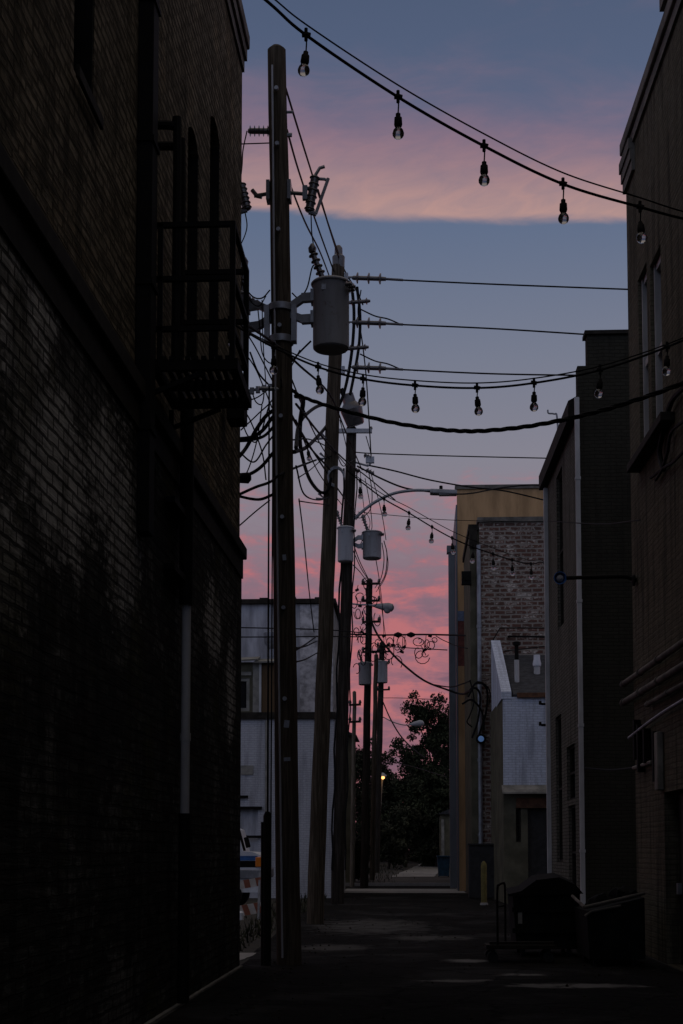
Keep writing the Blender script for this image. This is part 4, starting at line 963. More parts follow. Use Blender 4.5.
# lit lamp on a slim pale post
Yl = 81.0; lp = thing('lamp_post', 'slim pale lamp post with a glowing orange lamp at the alley end', 'street lamp', (X(375, 840, Yl), Yl, gz(Yl)))
top = P(382, 778, Yl); mb = MB(); mb.tube([lp.location, lp.location.lerp(top, .5), top], [.11, .09, .07], 10); mb.build('post', M['pole_pale'], lp, True)
mb = MB(); mb.lathe([(.1, .06), (.22, .1), (.2, .16), (.04, .3)], top + Vector((.05, -.05, .0)), None, 12); mb.build('hood', M['galv'], lp, True)
mb = MB(); mb.lathe([(.03, -.10), (.09, -.06), (.11, .0), (.09, .06), (.04, .08)], top + Vector((.05, -.12, .02)), None, 14); mb.build('bulb', M['lamp_on'], lp, True)
pl = bpy.data.lights.new('lamp_glow', 'POINT'); pl.energy = 5; pl.color = (1, .55, .2); pl.shadow_soft_size = .15
plo = bpy.data.objects.new('lamp_glow', pl); col.objects.link(plo); plo.location = top + Vector((.05, -.6, -.1))

# ------------------------------------------------------------------ string lights
def bulb_meshes():
    mb = MB(); mb.lathe([(.008, 0), (.018, -.006), (.018, -.03), (.028, -.035), (.031, -.085), (.026, -.10), (.020, -.102)], (0, 0, 0), None, 14); s_ = mb.bm
    me1 = bpy.data.meshes.new('socket'); bmesh.ops.recalc_face_normals(s_, faces=s_.faces); s_.to_mesh(me1); s_.free(); me1.materials.append(M['black_paint'])
    mb = MB(); mb.lathe([(.016, -.098), (.020, -.106), (.036, -.125), (.043, -.148), (.041, -.165), (.030, -.182), (.014, -.191), (.002, -.193)], (0, 0, 0), None, 18); s_ = mb.bm
    me2 = bpy.data.meshes.new('bulb'); bmesh.ops.recalc_face_normals(s_, faces=s_.faces); s_.to_mesh(me2); s_.free(); me2.materials.append(M['bulb'])
    for m_ in (me1, me2):
        for p in m_.polygons: p.use_smooth = True
    return me1, me2
SOCK, BULB = bulb_meshes()
def string_lights(label, pts, bulbs, s, lift, drop, ends=None):
    """pts = control points of the cable; bulbs = list of (px of the bulb); lift = gap of the messenger wire above the cable"""
    line = spline(pts, 14)
    root = thing('string_lights', label, 'string lights', line[0], 'festoon light strings over the alley')
    mb = MB(); mb.tube(line, .011 * s, 7); mb.build('cable', M['cable'], root)
    mb = MB(); mb.tube([p + Vector((0, .01, lift(i / (len(line) - 1)))) for i, p in enumerate(line)], .0065 * s, 6); mb.build('messenger_wire', M['cable'], root)
    for i, b in enumerate(bulbs):
        # find the point of the line at this picture column
        best = min(range(len(line) - 1), key=lambda k: abs(proj(line[k])[0] - b)); 
        k = best; a, c = line[max(k - 1, 0)], line[min(k + 1, len(line) - 1)]
        pa, pc = proj(a)[0], proj(c)[0]; t = (b - pa) / (pc - pa) if abs(pc - pa) > 1e-6 else .5
        p = a.lerp(c, max(0, min(1, t)))
        sk = bpy.data.objects.new('socket', SOCK); bl_ = bpy.data.objects.new('bulb', BULB)
        col.objects.link(sk); col.objects.link(bl_); sk.parent = root; bl_.parent = sk
        sk.location = p + Vector((0, 0, -drop)) - root.location; sk.scale = (s, s, s)
        sk.rotation_euler = (R(random.uniform(-9, 9)), R(random.uniform(-9, 9)), random.uniform(0, 3))
        mb = MB(); mb.tube([p + Vector((0, 0, .012)), p + Vector((.004, 0, -drop * .5)), p + Vector((0, 0, -drop - .01))], .0055 * s, 6)
        mb.tube([p + Vector((-.03, 0, .005)), p + Vector((0, 0, .005)), p + Vector((.03, 0, -.005))], .02 * s, 7); mb.tube([p + Vector((0, 0, -.045)), p + Vector((0, 0, .05))], .013 * s, 6)
        mb.build('hanger', M['cable'], root)
    return root
def proj(p):
    v = CR.transposed() @ (Vector(p) - CO); return (W / 2 + F * v.x / -v.z, CY - F * v.y / -v.z)
ys1 = lambda px: 8.6 + (px - 30) / 820 * 4.0
c1 = [(31, -190), (150, -92), (262, -3), (306, 35), (398, 97), (484, 146), (563, 184), (640, 207), (690, 220), (760, 232), (848, 240)]
pts1 = [P(a, b, ys1(a)) for a, b in c1]
string_lights('nearest and highest string of clear bulbs crossing the sky', pts1, (306, 398, 484, 563, 640), 1.04, lambda t: .10 * math.sin(math.pi * min(1, max(0, t))) + .005, .125)
ys2 = lambda px: 13.9 if px < 300 else 13.9 - (px - 300) * .0012
c2 = [(224, 318), (248, 333), (275, 348), (318, 367), (363, 379), (415, 385.5), (477, 388), (534, 383), (600, 370), (667, 347), (720, 322), (790, 280)]
pts2 = [P(a, b, ys2(a)) for a, b in c2]
string_lights('middle string of clear bulbs sagging from the balcony to the right wall', pts2, (229, 274, 318, 363, 415, 477, 534, 600, 667), 1.0, lambda t: .05 * math.sin(math.pi * t) + .004, .085)
ys3 = lambda px: 30.0 + (px - 345) / 205 * 6.6
c3 = [(347, 470), (360, 481), (384, 499), (409, 513), (432, 527), (452, 538), (473, 547), (493, 554), (512, 560), (531, 564), (541, 562), (548, 566)]
pts3 = [P(a, b, ys3(a)) for a, b in c3]
string_lights('far string of small bulbs running from the poles to the brick building', pts3, (360, 384, 409, 432, 452, 473, 493, 512, 531), 1.42, lambda t: .16 * math.sin(math.pi * t) + .01, .13)
# a string seen end on in front of the nearest pole
c4 = [(281, 380), (284, 400), (296, 425), (310, 448), (330, 470)]
pts4 = [P(a, b, 18.6 + i * 2.2) for i, (a, b) in enumerate(c4)]
string_lights('short end on string of bulbs in front of the poles', pts4, (283, 308), 1.1, lambda t: .03, .08)

# ------------------------------------------------------------------ wires and cables
def wire(name, label, cps, r, cat='cable', group='overhead cables', n=8, seg=6, twist=False):
    pts = spline([P(a, b, y_) for a, b, y_ in cps], n)
    mb = MB()
    if twist:
        for ph in (0, 2.1, 4.2):
            q_ = []
            for i, p in enumerate(pts):
                a = i * .42 + ph; q_.append(p + Vector((0, math.cos(a), math.sin(a))) * r * .75)
            mb.tube(q_, r * .6, 6)
    else: mb.tube(pts, r, seg)
    o = mb.build(name, M['cable'], None, True); tag(o, label, cat, group); return o
wire('power_line', 'slack wire from the top of the nearest pole to the leaning one', [(285, 86, Y1), (303, 145, 22), (322, 205, 26), (338.5, 254, Y2)], .017, 'power line')
wire('power_line', 'second wire from a pole clamp down behind the fuse cutout', [(287, 130, Y1), (299, 172, 22), (316, 222, 26), (334, 272, Y2)], .017, 'power line')
wire('power_line', 'wire from the crossarm to the leaning pole top', [(289, 182, Y1), (305, 222, 22), (320, 252, 26), (330, 278, Y2)], .015, 'power line')
wire('power_line', 'wire from the fuse cutout across the leaning pole top to the dead ends', [(318, 190, Y1), (330, 230, 24), (339, 258, Y2), (347, 275, Y2), (356, 290, Y2), (363, 305, Y2)], .016, 'power line')
wire('jumper', 'thin lead from the fuse cutout to a transformer bushing', [(311, 214, Y1), (312, 235, Y1), (316, 258, Y1), (318, 264, Y1)], .009)
wire('jumper', 'thin curled lead beside the transformer bushing', [(292, 293, Y1), (299, 298, Y1), (307, 288, Y1), (312, 268, Y1), (316, 264, Y1)], .010)
wire('jumper', 'thin lead curling from the left insulator', [(247, 131, Y1), (243, 150, Y1), (242, 166, Y1), (240, 180, Y1), (236, 186, Y1)], .010)
wire('jumper', 'thin lead from the left fuse cutout down behind the wall', [(245, 212, Y1), (247, 225, Y1), (245, 235, Y1), (240, 246, Y1)], .009)
wire('jumper', 'thin sagging lead between balcony and nearest pole', [(240, 280, Y1), (252, 296, Y1), (262, 298, Y1), (270, 290, Y1)], .010)
wire('power_line', 'thin wire running left off the nearest pole under its insulator', [(240, 144, Y1), (270, 143, Y1)], .009, 'power line')
# dead-ended lines to the right
for (y0_, y1_, xe, lb) in ((277.5, 290, 645, 'topmost level wire running right from the leaning pole'), (322, 338, 640, 'second level wire running right from the leaning pole'), (367, 376, 640, 'third level wire running right from the leaning pole')):
    cps = [(349, y0_, Y2), (400, y0_ + 2.5, Y2), (500, y0_ + 7, Y2), (xe, y1_, Y2)]
    wire('power_line', lb, cps, .017, 'power line')
    a = P(352, y0_ + .3, Y2); b_ = P(386, y0_ + 1.5, Y2); mb = MB(); disc_string(mb, a, b_, 3, .12, .4); mb.tube([P(386, y0_ + 1.5, Y2), P(403, y0_ + 2.5, Y2)], .028, 7)
    o = mb.build('dead_end', M['porcelain'], None, True); tag(o, 'dead end insulator chain at the start of the ' + lb.split(' running')[0], 'insulator', 'dead end insulators')
for (yy, lb) in ((311, 'upper'), (356, 'lower')):
    wire('jumper', lb + ' small drip loop joining a level wire by its dead end', [(360, yy - 2, Y2), (375, yy + 5, Y2), (388, yy + 8, Y2), (402, yy + 14, Y2)], .015)
wire('power_line', 'level wire crossing grey sky from the lamp arm pole', [(353, 452, Y3p), (374, 453.5, Y3p), (450, 456, Y3p), (560, 458.5, Y3p)], .017, 'power line')
wire('cable', 'thick black riser hanging outermost down the leaning pole', [(357, 287, Y2), (360, 315, Y2), (359, 345, Y2), (354, 375, Y2), (350, 395, Y2)], .034)
wire('cable', 'thick black riser hanging inner down the leaning pole', [(352, 287, Y2), (354, 315, Y2), (352, 350, Y2), (346, 385, Y2), (338, 408, Y2), (325, 428, Y2), (308, 446, Y2 - 4), (294, 452, Y1 + 2)], .036)
wire('jumper', 'thin twin leads beside the thick risers', [(361, 290, Y2), (358, 312, Y2), (362, 340, Y2), (366, 375, Y2), (369, 420, Y2), (371, 455, Y2)], .014)
wire('cable', 'heavy twisted cable sagging low across the alley', [(292, 390, Y1), (303, 397, 19.2), (335, 408, 18.7), (390, 422, 18), (440, 429.5, 17.3), (480, 431, 16.9), (530, 426, 16.5), (580, 416, 16), (630, 402, 15.5), (690, 380, 14.8), (760, 345, 14)], .022, twist=True, n=16)
wire('cable', 'heavy black cable drooping in a loop from the nearest pole', [(296, 396, Y1), (303, 400, Y1 + 1), (300, 425, Y1 + 2), (301, 450, Y1 + 4), (309, 478, Y1 + 7), (320, 492, Y2 - .3), (328, 490, Y2 - .3), (331, 478, Y2 - .3)], .036)
wire('cable', 'black cable looping behind the nearest pole to the leaning pole', [(296, 448, Y1), (299, 425, Y1 + 2), (309, 412, Y1 + 4), (322, 405, Y1 + 6), (334, 408, Y2 - .4)], .030)
wire('cable', 'thin diagonal cable from balcony past the nearest pole', [(247, 325, 14.4), (275, 344, 17), (300, 366, 19), (330, 395, 23), (345, 430, 30), (362, 470, 41)], .016)
wire('cable', 'thin steep diagonal cable left of the leaning pole', [(284, 400, Y1 + .4), (300, 430, 23), (320, 462, 28), (340, 492, 34), (352, 508, 41)], .018)
wire('cable', 'thin diagonal cable meeting the curved lamp arm', [(296, 404, Y1), (325, 440, 26), (347, 462, 34), (366, 476, 41), (395, 500, 39)], .018)
wire('cable', 'short diagonal strap between transformer and balcony', [(288, 366, Y1), (300, 352, Y1), (311, 341, Y1)], .014)
# tangle between left wall and nearest pole
tg = [
 ([(238, 439, 19), (252, 437, Y1), (263, 430, Y1), (272, 418, Y1), (280, 412, Y1)], .026, 'upper thick cable bent between left wall and nearest pole'),
 ([(237, 459, 19), (246, 448, Y1), (256, 430, Y1), (266, 416, Y1), (277, 408, Y1)], .030, 'thick cable curving up from left wall beside the pole'),
 ([(238, 441, 19), (250, 440, Y1), (264, 436, Y1), (276, 424, Y1)], .022, 'thick cable just under the balcony corner'),
 ([(237, 477, 19), (250, 474, Y1), (262, 466, Y1), (274, 452, Y1), (282, 448, Y1)], .024, 'drooping cable halfway up the left wall corner'),
 ([(238, 495, 19), (256, 487, Y1), (270, 482, Y1), (285, 472, Y1), (316, 460, 27)], .020, 'cable passing behind the nearest pole towards the leaning one'),
 ([(238, 496, 19), (252, 499, Y1), (262, 499, Y1), (274, 494, Y1)], .022, 'lowest drooping cable off the left wall corner'),
 ([(239, 526, 19), (255, 512, Y1), (270, 500, Y1)], .010, 'thin straight service wire rising from the left wall'),
 ([(241, 408, 19), (250, 420, Y1), (262, 452, Y1), (266, 480, Y1)], .010, 'thin looping wire beside the twin guy wires'),
 ([(240, 416, 19), (248, 436, Y1), (258, 440, Y1), (270, 402, Y1)], .010, 'thin loose wire loop near the balcony'),
 ([(250, 352, Y1), (258, 372, Y1), (268, 384, Y1), (276, 391, Y1)], .013, 'thin wire from the hidden transformer to the pole'),
 ([(252, 392, Y1), (256, 402, Y1), (262, 404, Y1), (264, 392, Y1), (262, 386, Y1)], .009, 'small wire loop hanging by the guy arm'),
 ([(258, 310, Y1), (260, 330, Y1), (262, 352, Y1), (268, 362, Y1), (277, 364, Y1)], .009, 'thin curled lead left of the nearest pole'),
 ([(241, 430, 19), (258, 414, Y1), (275, 396, Y1), (300, 350, Y1)], .010, 'thin wire slanting up behind the nearest pole'),
 ([(240, 276, 19), (250, 300, Y1), (259, 306, Y1), (266, 296, Y1)], .008, 'thin dangling lead at the balcony top corner'),
 ([(239, 322, 19), (254, 345, Y1), (268, 372, Y1), (277, 390, Y1)], .010, 'thin wire sloping down from the balcony to the pole'),
 ([(239, 345, 19), (254, 366, Y1), (264, 388, Y1), (272, 408, Y1)], .009, 'second thin wire sloping down beside the balcony'),
 ([(239, 402, 19), (256, 398, Y1), (270, 388, Y1)], .009, 'thin wire just under the balcony floor'),
 ([(239, 452, 19), (254, 462, Y1), (266, 445, Y1), (276, 432, Y1)], .012, 'slack thin wire below the thick bent cables'),
 ([(238, 484, 19), (248, 470, Y1), (257, 440, Y1), (262, 405, Y1)], .009, 'thin wire rising steeply beside the left wall'),
 ([(262, 300, Y1), (263, 340, Y1), (266, 386, Y1)], .008, 'straight thin lead above the guy arm'),
 ([(292, 380, Y1), (304, 410, 22), (318, 440, 26), (336, 470, 33)], .012, 'thin wire from pole to pole under the twisted cable'),
 ([(296, 420, Y1), (310, 455, 24), (322, 478, 28), (342, 505, 38)], .011, 'thin wire crossing behind the drooping loop'),
 ([(290, 440, Y1), (312, 440, 24), (334, 452, 30), (350, 470, 41)], .012, 'thin wire rising past the leaning pole'),
 ([(298, 478, 21), (310, 470, 25), (322, 460, 29), (334, 455, 30)], .010, 'thin wire hooked onto the leaning pole'),
 ([(340, 420, Y2), (347, 450, 35), (352, 480, 41), (350, 515, 41)], .012, 'thin lead between leaning pole and lamp arm pole'),
 ([(337, 455, Y2), (343, 466, 33), (350, 462, 38), (356, 458, 41)], .012, 'tiny slack wire between leaning pole and lamp arm pole'),
 ([(360, 470, 41), (363, 500, 41), (366, 530, 41), (360, 545, 41)], .010, 'thin loose lead right of the lamp arm pole'),
 ([(356, 520, 41), (364, 512, 41), (370, 522, 41), (366, 540, 41)], .010, 'small loop under the foot of the lamp arm'),
 ([(386, 548, 41), (388, 565, 43), (384, 580, 48), (376, 592, Y4)], .012, 'innermost slack lead by the small transformer'),
]
for cps, r_, lb in tg: wire('cable', lb, cps, r_, n=8)
mb = MB(); A = P(256, 390, Y1); 
for k in range(4): mb.obox(P(252 + k * 6, 391 - k * 1.2, Y1), (.06, .05, .09))
mb.tube([P(247, 391, Y1), P(278, 386, Y1)], .02, 6); o = mb.build('cable_clamp', M['galv'], None, True); tag(o, 'row of small splice clamps on a wire left of the nearest pole', 'clamp')
mb = MB(); c = P(244, 478, 19.2); mb.lathe([(.02, -.12), (.07, -.08), (.08, .06), (.03, .1)], c, Euler((0, R(90), 0)).to_matrix(), 10); o = mb.build('cable_weight', M['black_paint'], None, True); tag(o, 'small round black weight on a cable by the left wall', 'weight')
# between nearest and leaning poles
for cps, r_, lb in (
 ([(299, 499, 22), (304, 540, 25), (309, 590, 28), (314, 632, Y2)], .012, 'thin wire hanging steeply between the first two poles'),
 ([(299, 501, 22), (312, 503, 27), (330, 505, Y2)], .012, 'thin short level wire between the first two poles'),
 ([(296, 466, Y1), (304, 494, 23), (318, 500, 28), (330, 497, Y2 - .3)], .014, 'thin slack wire under the drooping loop'),
 ([(296, 650, Y1), (306, 644, 24), (317, 636, Y2)], .014, 'short wire fanning to the leaning pole, upper of three'),
 ([(296, 648, Y1), (306, 646, 24), (317, 641, Y2)], .012, 'short wire fanning to the leaning pole, middle of three'),
 ([(296, 662, Y1), (306, 659, 24), (317, 653, Y2)], .012, 'short wire fanning to the leaning pole, lowest of three'),
 ([(150, 626, 38), (260, 628, 38), (330, 630, 38), (372, 634, 41)], .016, 'upper level wire crossing the grey building'),
 ([(150, 637, 38), (260, 637, 38), (330, 636.5, 38), (366, 637, 41)], .016, 'lower level wire crossing the grey building'),
 ([(366, 436, 41), (371, 455, 41), (370, 466, 41)], .014, 'short drop lead under the pole three crossarm'),
 ([(367, 465, Y3p), (395, 471, 42), (430, 480, 43), (470, 487, 45), (505, 491, 46), (548, 501, 47)], .026, 'long black cable sagging over the tan building top'),
 ([(357, 466, Y3p), (380, 478, 41), (405, 488, 41), (432, 492, 41)], .026, 'black cable running down onto the lamp head'),
 ([(445, 494, 42), (470, 493.5, 43), (500, 488, 45), (530, 485, 46), (541, 487, 46.5), (548, 497, 47)], .022, 'arched black cable from the lamp head to the wall'),
 ([(358, 512, Y3p), (400, 516, 42), (450, 520, 44), (548, 522, 47)], .010, 'hair thin wire over the tan wall'),
 ([(368, 468, Y3p), (372, 492, 41), (370, 510, 41), (360, 518, 41), (355, 514, 41)], .014, 'loose loop under the lamp arm, larger one'),
 ([(370, 470, Y3p), (378, 498, 41), (383, 520, 41), (386, 540, 41)], .012, 'lead dropping past the small transformer'),
 ([(365, 478, Y3p), (370, 505, 41), (372, 525, 41), (371, 531, 41)], .012, 'lead feeding the small transformer bushing'),
 ([(384, 541, Y3p), (387, 555, 42), (385, 575, 46), (378, 588, Y4)], .016, 'outer slack cable from small transformer to lamp pole'),
 ([(382, 543, Y3p), (384, 560, 42), (381, 578, 46), (375, 588, Y4)], .014, 'inner slack cable from small transformer to lamp pole'),
 ([(352, 540, Y3p), (360, 562, 45), (369, 580, Y4)], .016, 'wire slanting from the pale transformer to the lamp pole'),
 ([(352, 548, Y3p), (362, 570, 46), (372, 584, Y4)], .014, 'second wire slanting to the lamp pole'),
 ([(353, 565, Y3p), (360, 572, 46), (368, 583, Y4)], .014, 'third wire slanting to the lamp pole'),
 ([(376, 560, Y3p), (380, 585, 50), (383, 615, 60), (384, 645, Y5)], .014, 'long drop wire to the farthest pole'),
 ([(379, 588, Y4), (382, 610, 62), (386, 640, Y5)], .018, 'thin wire from lamp pole down to farthest pole'),
 ([(366, 588, Y4), (369, 612, 58), (376, 632, 57), (389, 650, 56), (405, 666, 55), (425, 681, 54), (448, 690, 53), (462, 694, 52), (471, 690, 48)], .042, 'thick dark cable swooping right from the cobra lamp pole'),
 ([(430, 684, 54), (450, 687, 53), (462, 684, 50), (472, 680, 48)], .024, 'thin cable joining the swooping cable at the wall'),
 ([(383, 702, Y5), (390, 718, 76), (400, 735, 74), (412, 748, 72), (425, 758, 70)], .038, 'dark cable dropping in front of the far tree'),
 ([(384, 760, Y5), (410, 766, 72), (447, 777, 60)], .022, 'thin pale wire low in front of the far trees'),
 ([(344, 634, Y4), (380, 635, Y4), (420, 634.5, 56), (450, 635, 54), (480, 636, 50), (560, 637, 44)], .034, 'level span wire with coils over the alley end'),
 ([(382, 646, Y5), (410, 648, 70), (447, 650, 60)], .024, 'thin level wire under the coiled span wire'),
 ([(436, 636, 56), (445, 641, 54), (465, 648, 50), (500, 651, 48), (548, 646, 44)], .018, 'thin wire sagging past the brick building'),
 ([(376, 698, Y5), (400, 698, 70), (447, 700, 60)], .016, 'hair thin level wire in front of the far tree'),
 ([(640, 520, 20), (600, 524, 24), (548, 521, 30)], .010, 'hair thin wire across the right buildings'),
 ([(585, 768, 28.4), (610, 770, 26), (634, 768, 21.9)], .018, 'low cable between the two right buildings'),
): wire('cable', lb, cps, r_, n=8)
# black tape and couplings on the coiled span
for k, px in enumerate((398, 411)):
    mb = MB(); mb.tube([P(px - 4, 634.8, 57 - .05 * (px - 380) / 2), P(px, 634.8, 57 - .05 * (px - 380) / 2), P(px + 4, 634.8, 57 - .05 * (px - 380) / 2)], [.05, .12, .05], 8); o = mb.build('splice_case', M['cable'], None, True)
    tag(o, ('left' if k == 0 else 'right') + ' black splice sleeve on the coiled span wire', 'splice')
coils = [(378, 642, 4, 6), (389, 641, 5, 7), (397, 648, 4, 5), (374, 649, 4, 7), (368, 612, 5, 8), (364, 626, 4, 6), (419, 641, 6, 5), (418, 651, 5, 8), (424, 654, 5, 5), (434, 640, 3, 3), (427, 645, 3, 6), (361, 640, 4, 6), (384, 655, 4, 7), (372, 600, 6, 7), (358, 612, 4, 8), (359, 655, 3, 9), (356, 632, 3, 5), (363, 640, 5, 9), (370, 620, 5, 11), (355, 600, 4, 10), (361, 596, 6, 6), (372, 655, 5, 8), (388, 650, 6, 10), (401, 644, 5, 9), (357, 670, 4, 8), (364, 660, 4, 9), (378, 618, 4, 9), (422, 655, 8, 9), (430, 644, 6, 6), (395, 662, 7, 9), (366, 585, 5, 8)]
for i, (px, py, a_, b_) in enumerate(coils):
    Yc = 57.5 - i * .05; pts = []
    nk = random.choice((11, 14, 17, 22))
    for k in range(nk):
        q_ = k * .46; w_ = .75 + .3 * math.sin(k * .31 + i * 1.9); pts.append(P(px + a_ * w_ * math.sin(q_ + i), py + b_ * w_ * (-math.cos(q_ + i) * .9 + .05), Yc + .1 * math.sin(k)))
    mb = MB(); mb.tube(pts, .018, 5); o = mb.build('cable_coil', M['cable'], None, True)
    tag(o, 'slack loop of thin black cable hanging around the far span wire', 'cable coil', 'cable loops at the alley end')
for i, (px, py) in enumerate(((384, 636), (393, 645), (402, 652), (404, 647), (425, 650), (430, 636), (362, 632), (366, 648), (360, 606), (357, 590), (363, 600))):
    mb = MB(); mb.obox(P(px, py, 57.3), (.16, .08, .10), Euler((0, random.uniform(-.6, .6), 0)).to_matrix(), .02); mb.tube([P(px, py - 1, 57.3), P(px + 1.2, 634.6 if py > 632 else py - 5, 57.3)], .015, 5)
    o = mb.build('cable_tap', M['cable'], None); tag(o, 'small black tap box hanging among the far cable loops', 'cable tap', 'tap boxes at the alley end')
# vertical cables down pole 3
for k, (dx, r_, lb) in enumerate(((-7, .03, 'black riser cable strapped to the left of the street lamp pole'), (7.5, .02, 'thin riser cable down the right of the street lamp pole'))):
    pts = [on3(py) + Vector((dx / 1422 * Y3p * .9, -.18, 0)) for py in range(470, 880, 20)]
    for i, p in enumerate(pts): p.x += .03 * math.sin(i * 1.7)
    mb = MB(); mb.tube(pts, r_, 6); o = mb.build('riser_cable', M['cable'], None, True); tag(o, lb, 'cable', 'overhead cables')
# cables bundled on brick wall
for i, cps in enumerate(([(470, 690, 47), (478, 682, 47), (487, 690, 47.2), (486, 712, 47.3), (479, 735, 47.3)], [(468, 697, 47), (474, 688, 47), (480, 695, 47.2), (478, 720, 47.2), (472, 738, 47.2)], [(462, 704, 47), (472, 700, 47), (482, 712, 47.2), (484, 730, 47.3)], [(470, 680, 47), (474, 700, 47), (470, 715, 47), (467, 722, 47), (472, 727, 47.2)], [(476, 684, 47), (484, 684, 47), (490, 692, 47.3), (489, 705, 47.4)])):
    wire('cable', ['arched', 'tight', 'short sideways', 'frayed', 'outermost'][i] + ' black cable in the bundle on the brick wall corner', cps, .034 if i < 3 else .022, n=8)
bl2 = thing('wall_lamp', 'small round pale blue lamp on the brick wall corner', 'lamp', P(481, 739, 47.3))
mb = MB(); mb.lathe([(.16, -.06), (.17, .02), (.13, .05)], P(481, 739, 47.3), Euler((R(90), 0, 0)).to_matrix(), 16); mb.build('housing', M['black_paint'], bl2)
mb = MB(); mb.lathe([(.10, .052), (.09, .075), (.02, .085)], P(481, 739, 47.3), Euler((R(90), 0, 0)).to_matrix(), 16); mb.build('lens', M['blue_glow'], bl2, True)
# cables draped on the right wall
for i, pp in enumerate(([(690, 386), (676, 402), (668, 430), (664, 452), (668, 470)], [(690, 420), (676, 432), (672, 452), (666, 470), (660, 480)], [(690, 450), (678, 462), (668, 468), (655, 478)])):
    pts = [RW.at(a_, b_) + Vector((-.06, 0, 0)) for a_, b_ in pp]; mb = MB(); mb.tube(spline(pts, 8), .022 if i else .035, 6); o = mb.build('cable', M['cable'], None, True)
    tag(o, ['thick', 'middle', 'thin'][i] + ' black cable draped on the right stucco wall', 'cable', 'cables on the right wall')

# ------------------------------------------------------------------ truck and barricade in the lot
def lot_truck():
    Yt = 37.0; xf = X(263.5, 870, Yt)     # front of the truck at the right
    t = thing('pickup_truck', 'white pickup truck with blue stripe and amber lamp behind the barricade', 'truck', (xf - 2.4, Yt + .9, 0))
    zb_, zh, zc = Z(250, 868, Yt), Z(250, 852, Yt), Z(250, 827, Yt)
    mb = MB()
    side = [(xf - 5.2, .45), (xf - .12, .45), (xf - .05, .60), (xf - .08, zh - .08), (xf - .30, zh), (xf - 1.35, zh + .06), (xf - 5.2, zh + .06)]
    mb.prism([(a, Yt, b) for a, b in side], (0, 1.85, 0)); bo = mb.build('body', M['white_metal'], t)
    mb = MB(); cab = [(xf - .62, zh - .02), (xf - .78, zc - .05), (xf - .95, zc), (xf - 2.9, zc), (xf - 3.1, zh)]
    cab = [(xf - .55, zh + .003), (xf - .70, zc - .06), (xf - .85, zc), (xf - 2.9, zc), (xf - 3.1, zh + .05)]
    mb.prism([(a, Yt + .1, b) for a, b in cab], (0, 1.65, 0)); cb = mb.build('cab', M['white_metal'], t)
    mb = MB(); mb.prism([(xf - 1.5, Yt + .085, zh + .12), (xf - 1.15, Yt + .085, zc - .1), (xf - 2.7, Yt + .085, zc - .1), (xf - 2.8, Yt + .085, zh + .12)], (0, .012, 0)); mb.build('window', M['glass_dark'], cb)
    mb = MB(); mb.bar((xf - .50, Yt + .05, zh + .03), (xf - .66, Yt + .05, zc - .05), .06); mb.obox(Vector((xf - .42, Yt - .08, zh + .25)), (.12, .12, .28), Euler((0, R(-14), 0)).to_matrix(), .02); mb.build('mirror', M['black_paint'], cb)
    mb = MB(); mb.box(xf - 5.1, xf - .16, Yt - .012, Yt - .003, zh - .22, zh - .10); mb.build('stripe', M['blue_paint'], t)
    mb = MB(); mb.box(xf - 5.1, xf - .18, Yt - .010, Yt - .003, zb_ + .02, zh - .23); mb.build('dark_panel', M['black_paint'], t)
    mb = MB(); mb.obox(Vector((xf - .10, Yt + .02, Z(250, 862, Yt))), (.22, .12, .26), None, .02); mb.build('marker_lamp', M['amber'], t)
    mb = MB(); mb.obox(Vector((xf - .02, Yt + .92, zb_ - .14)), (.22, 1.95, .26), None, .04); mb.obox(Vector((xf - .5, Yt - .03, zb_ - .16)), (.9, .06, .24), None, .02); mb.build('bumper', M['galv'], t)
    for (x_, y_) in ((xf - .95, Yt + .12), (xf - 4.1, Yt + .12), (xf - .95, Yt + 1.73), (xf - 4.1, Yt + 1.73)):
        mb = MB(); mb.lathe([(.22, -.11), (.36, -.12), (.39, -.06), (.39, .06), (.36, .12), (.22, .11)], (x_, y_ - .1 if y_ < Yt + 1 else y_ + .1, .39), Euler((R(90), 0, 0)).to_matrix(), 22); w_ = mb.build('wheel', M['rubber'], t, True)
        mb = MB(); mb.lathe([(.21, -.125), (.21, .125)], (x_, y_ - .1 if y_ < Yt + 1 else y_ + .1, .39), Euler((R(90), 0, 0)).to_matrix(), 18); mb.build('rim', M['galv'], w_)
    for y_ in (Yt + .3, Yt + 1.55):
        mb = MB(); mb.obox(Vector((xf - .04, y_, zh - .22)), (.06, .3, .18), None, .01); mb.build('headlight', M['tank_pale'], t)
lot_truck()
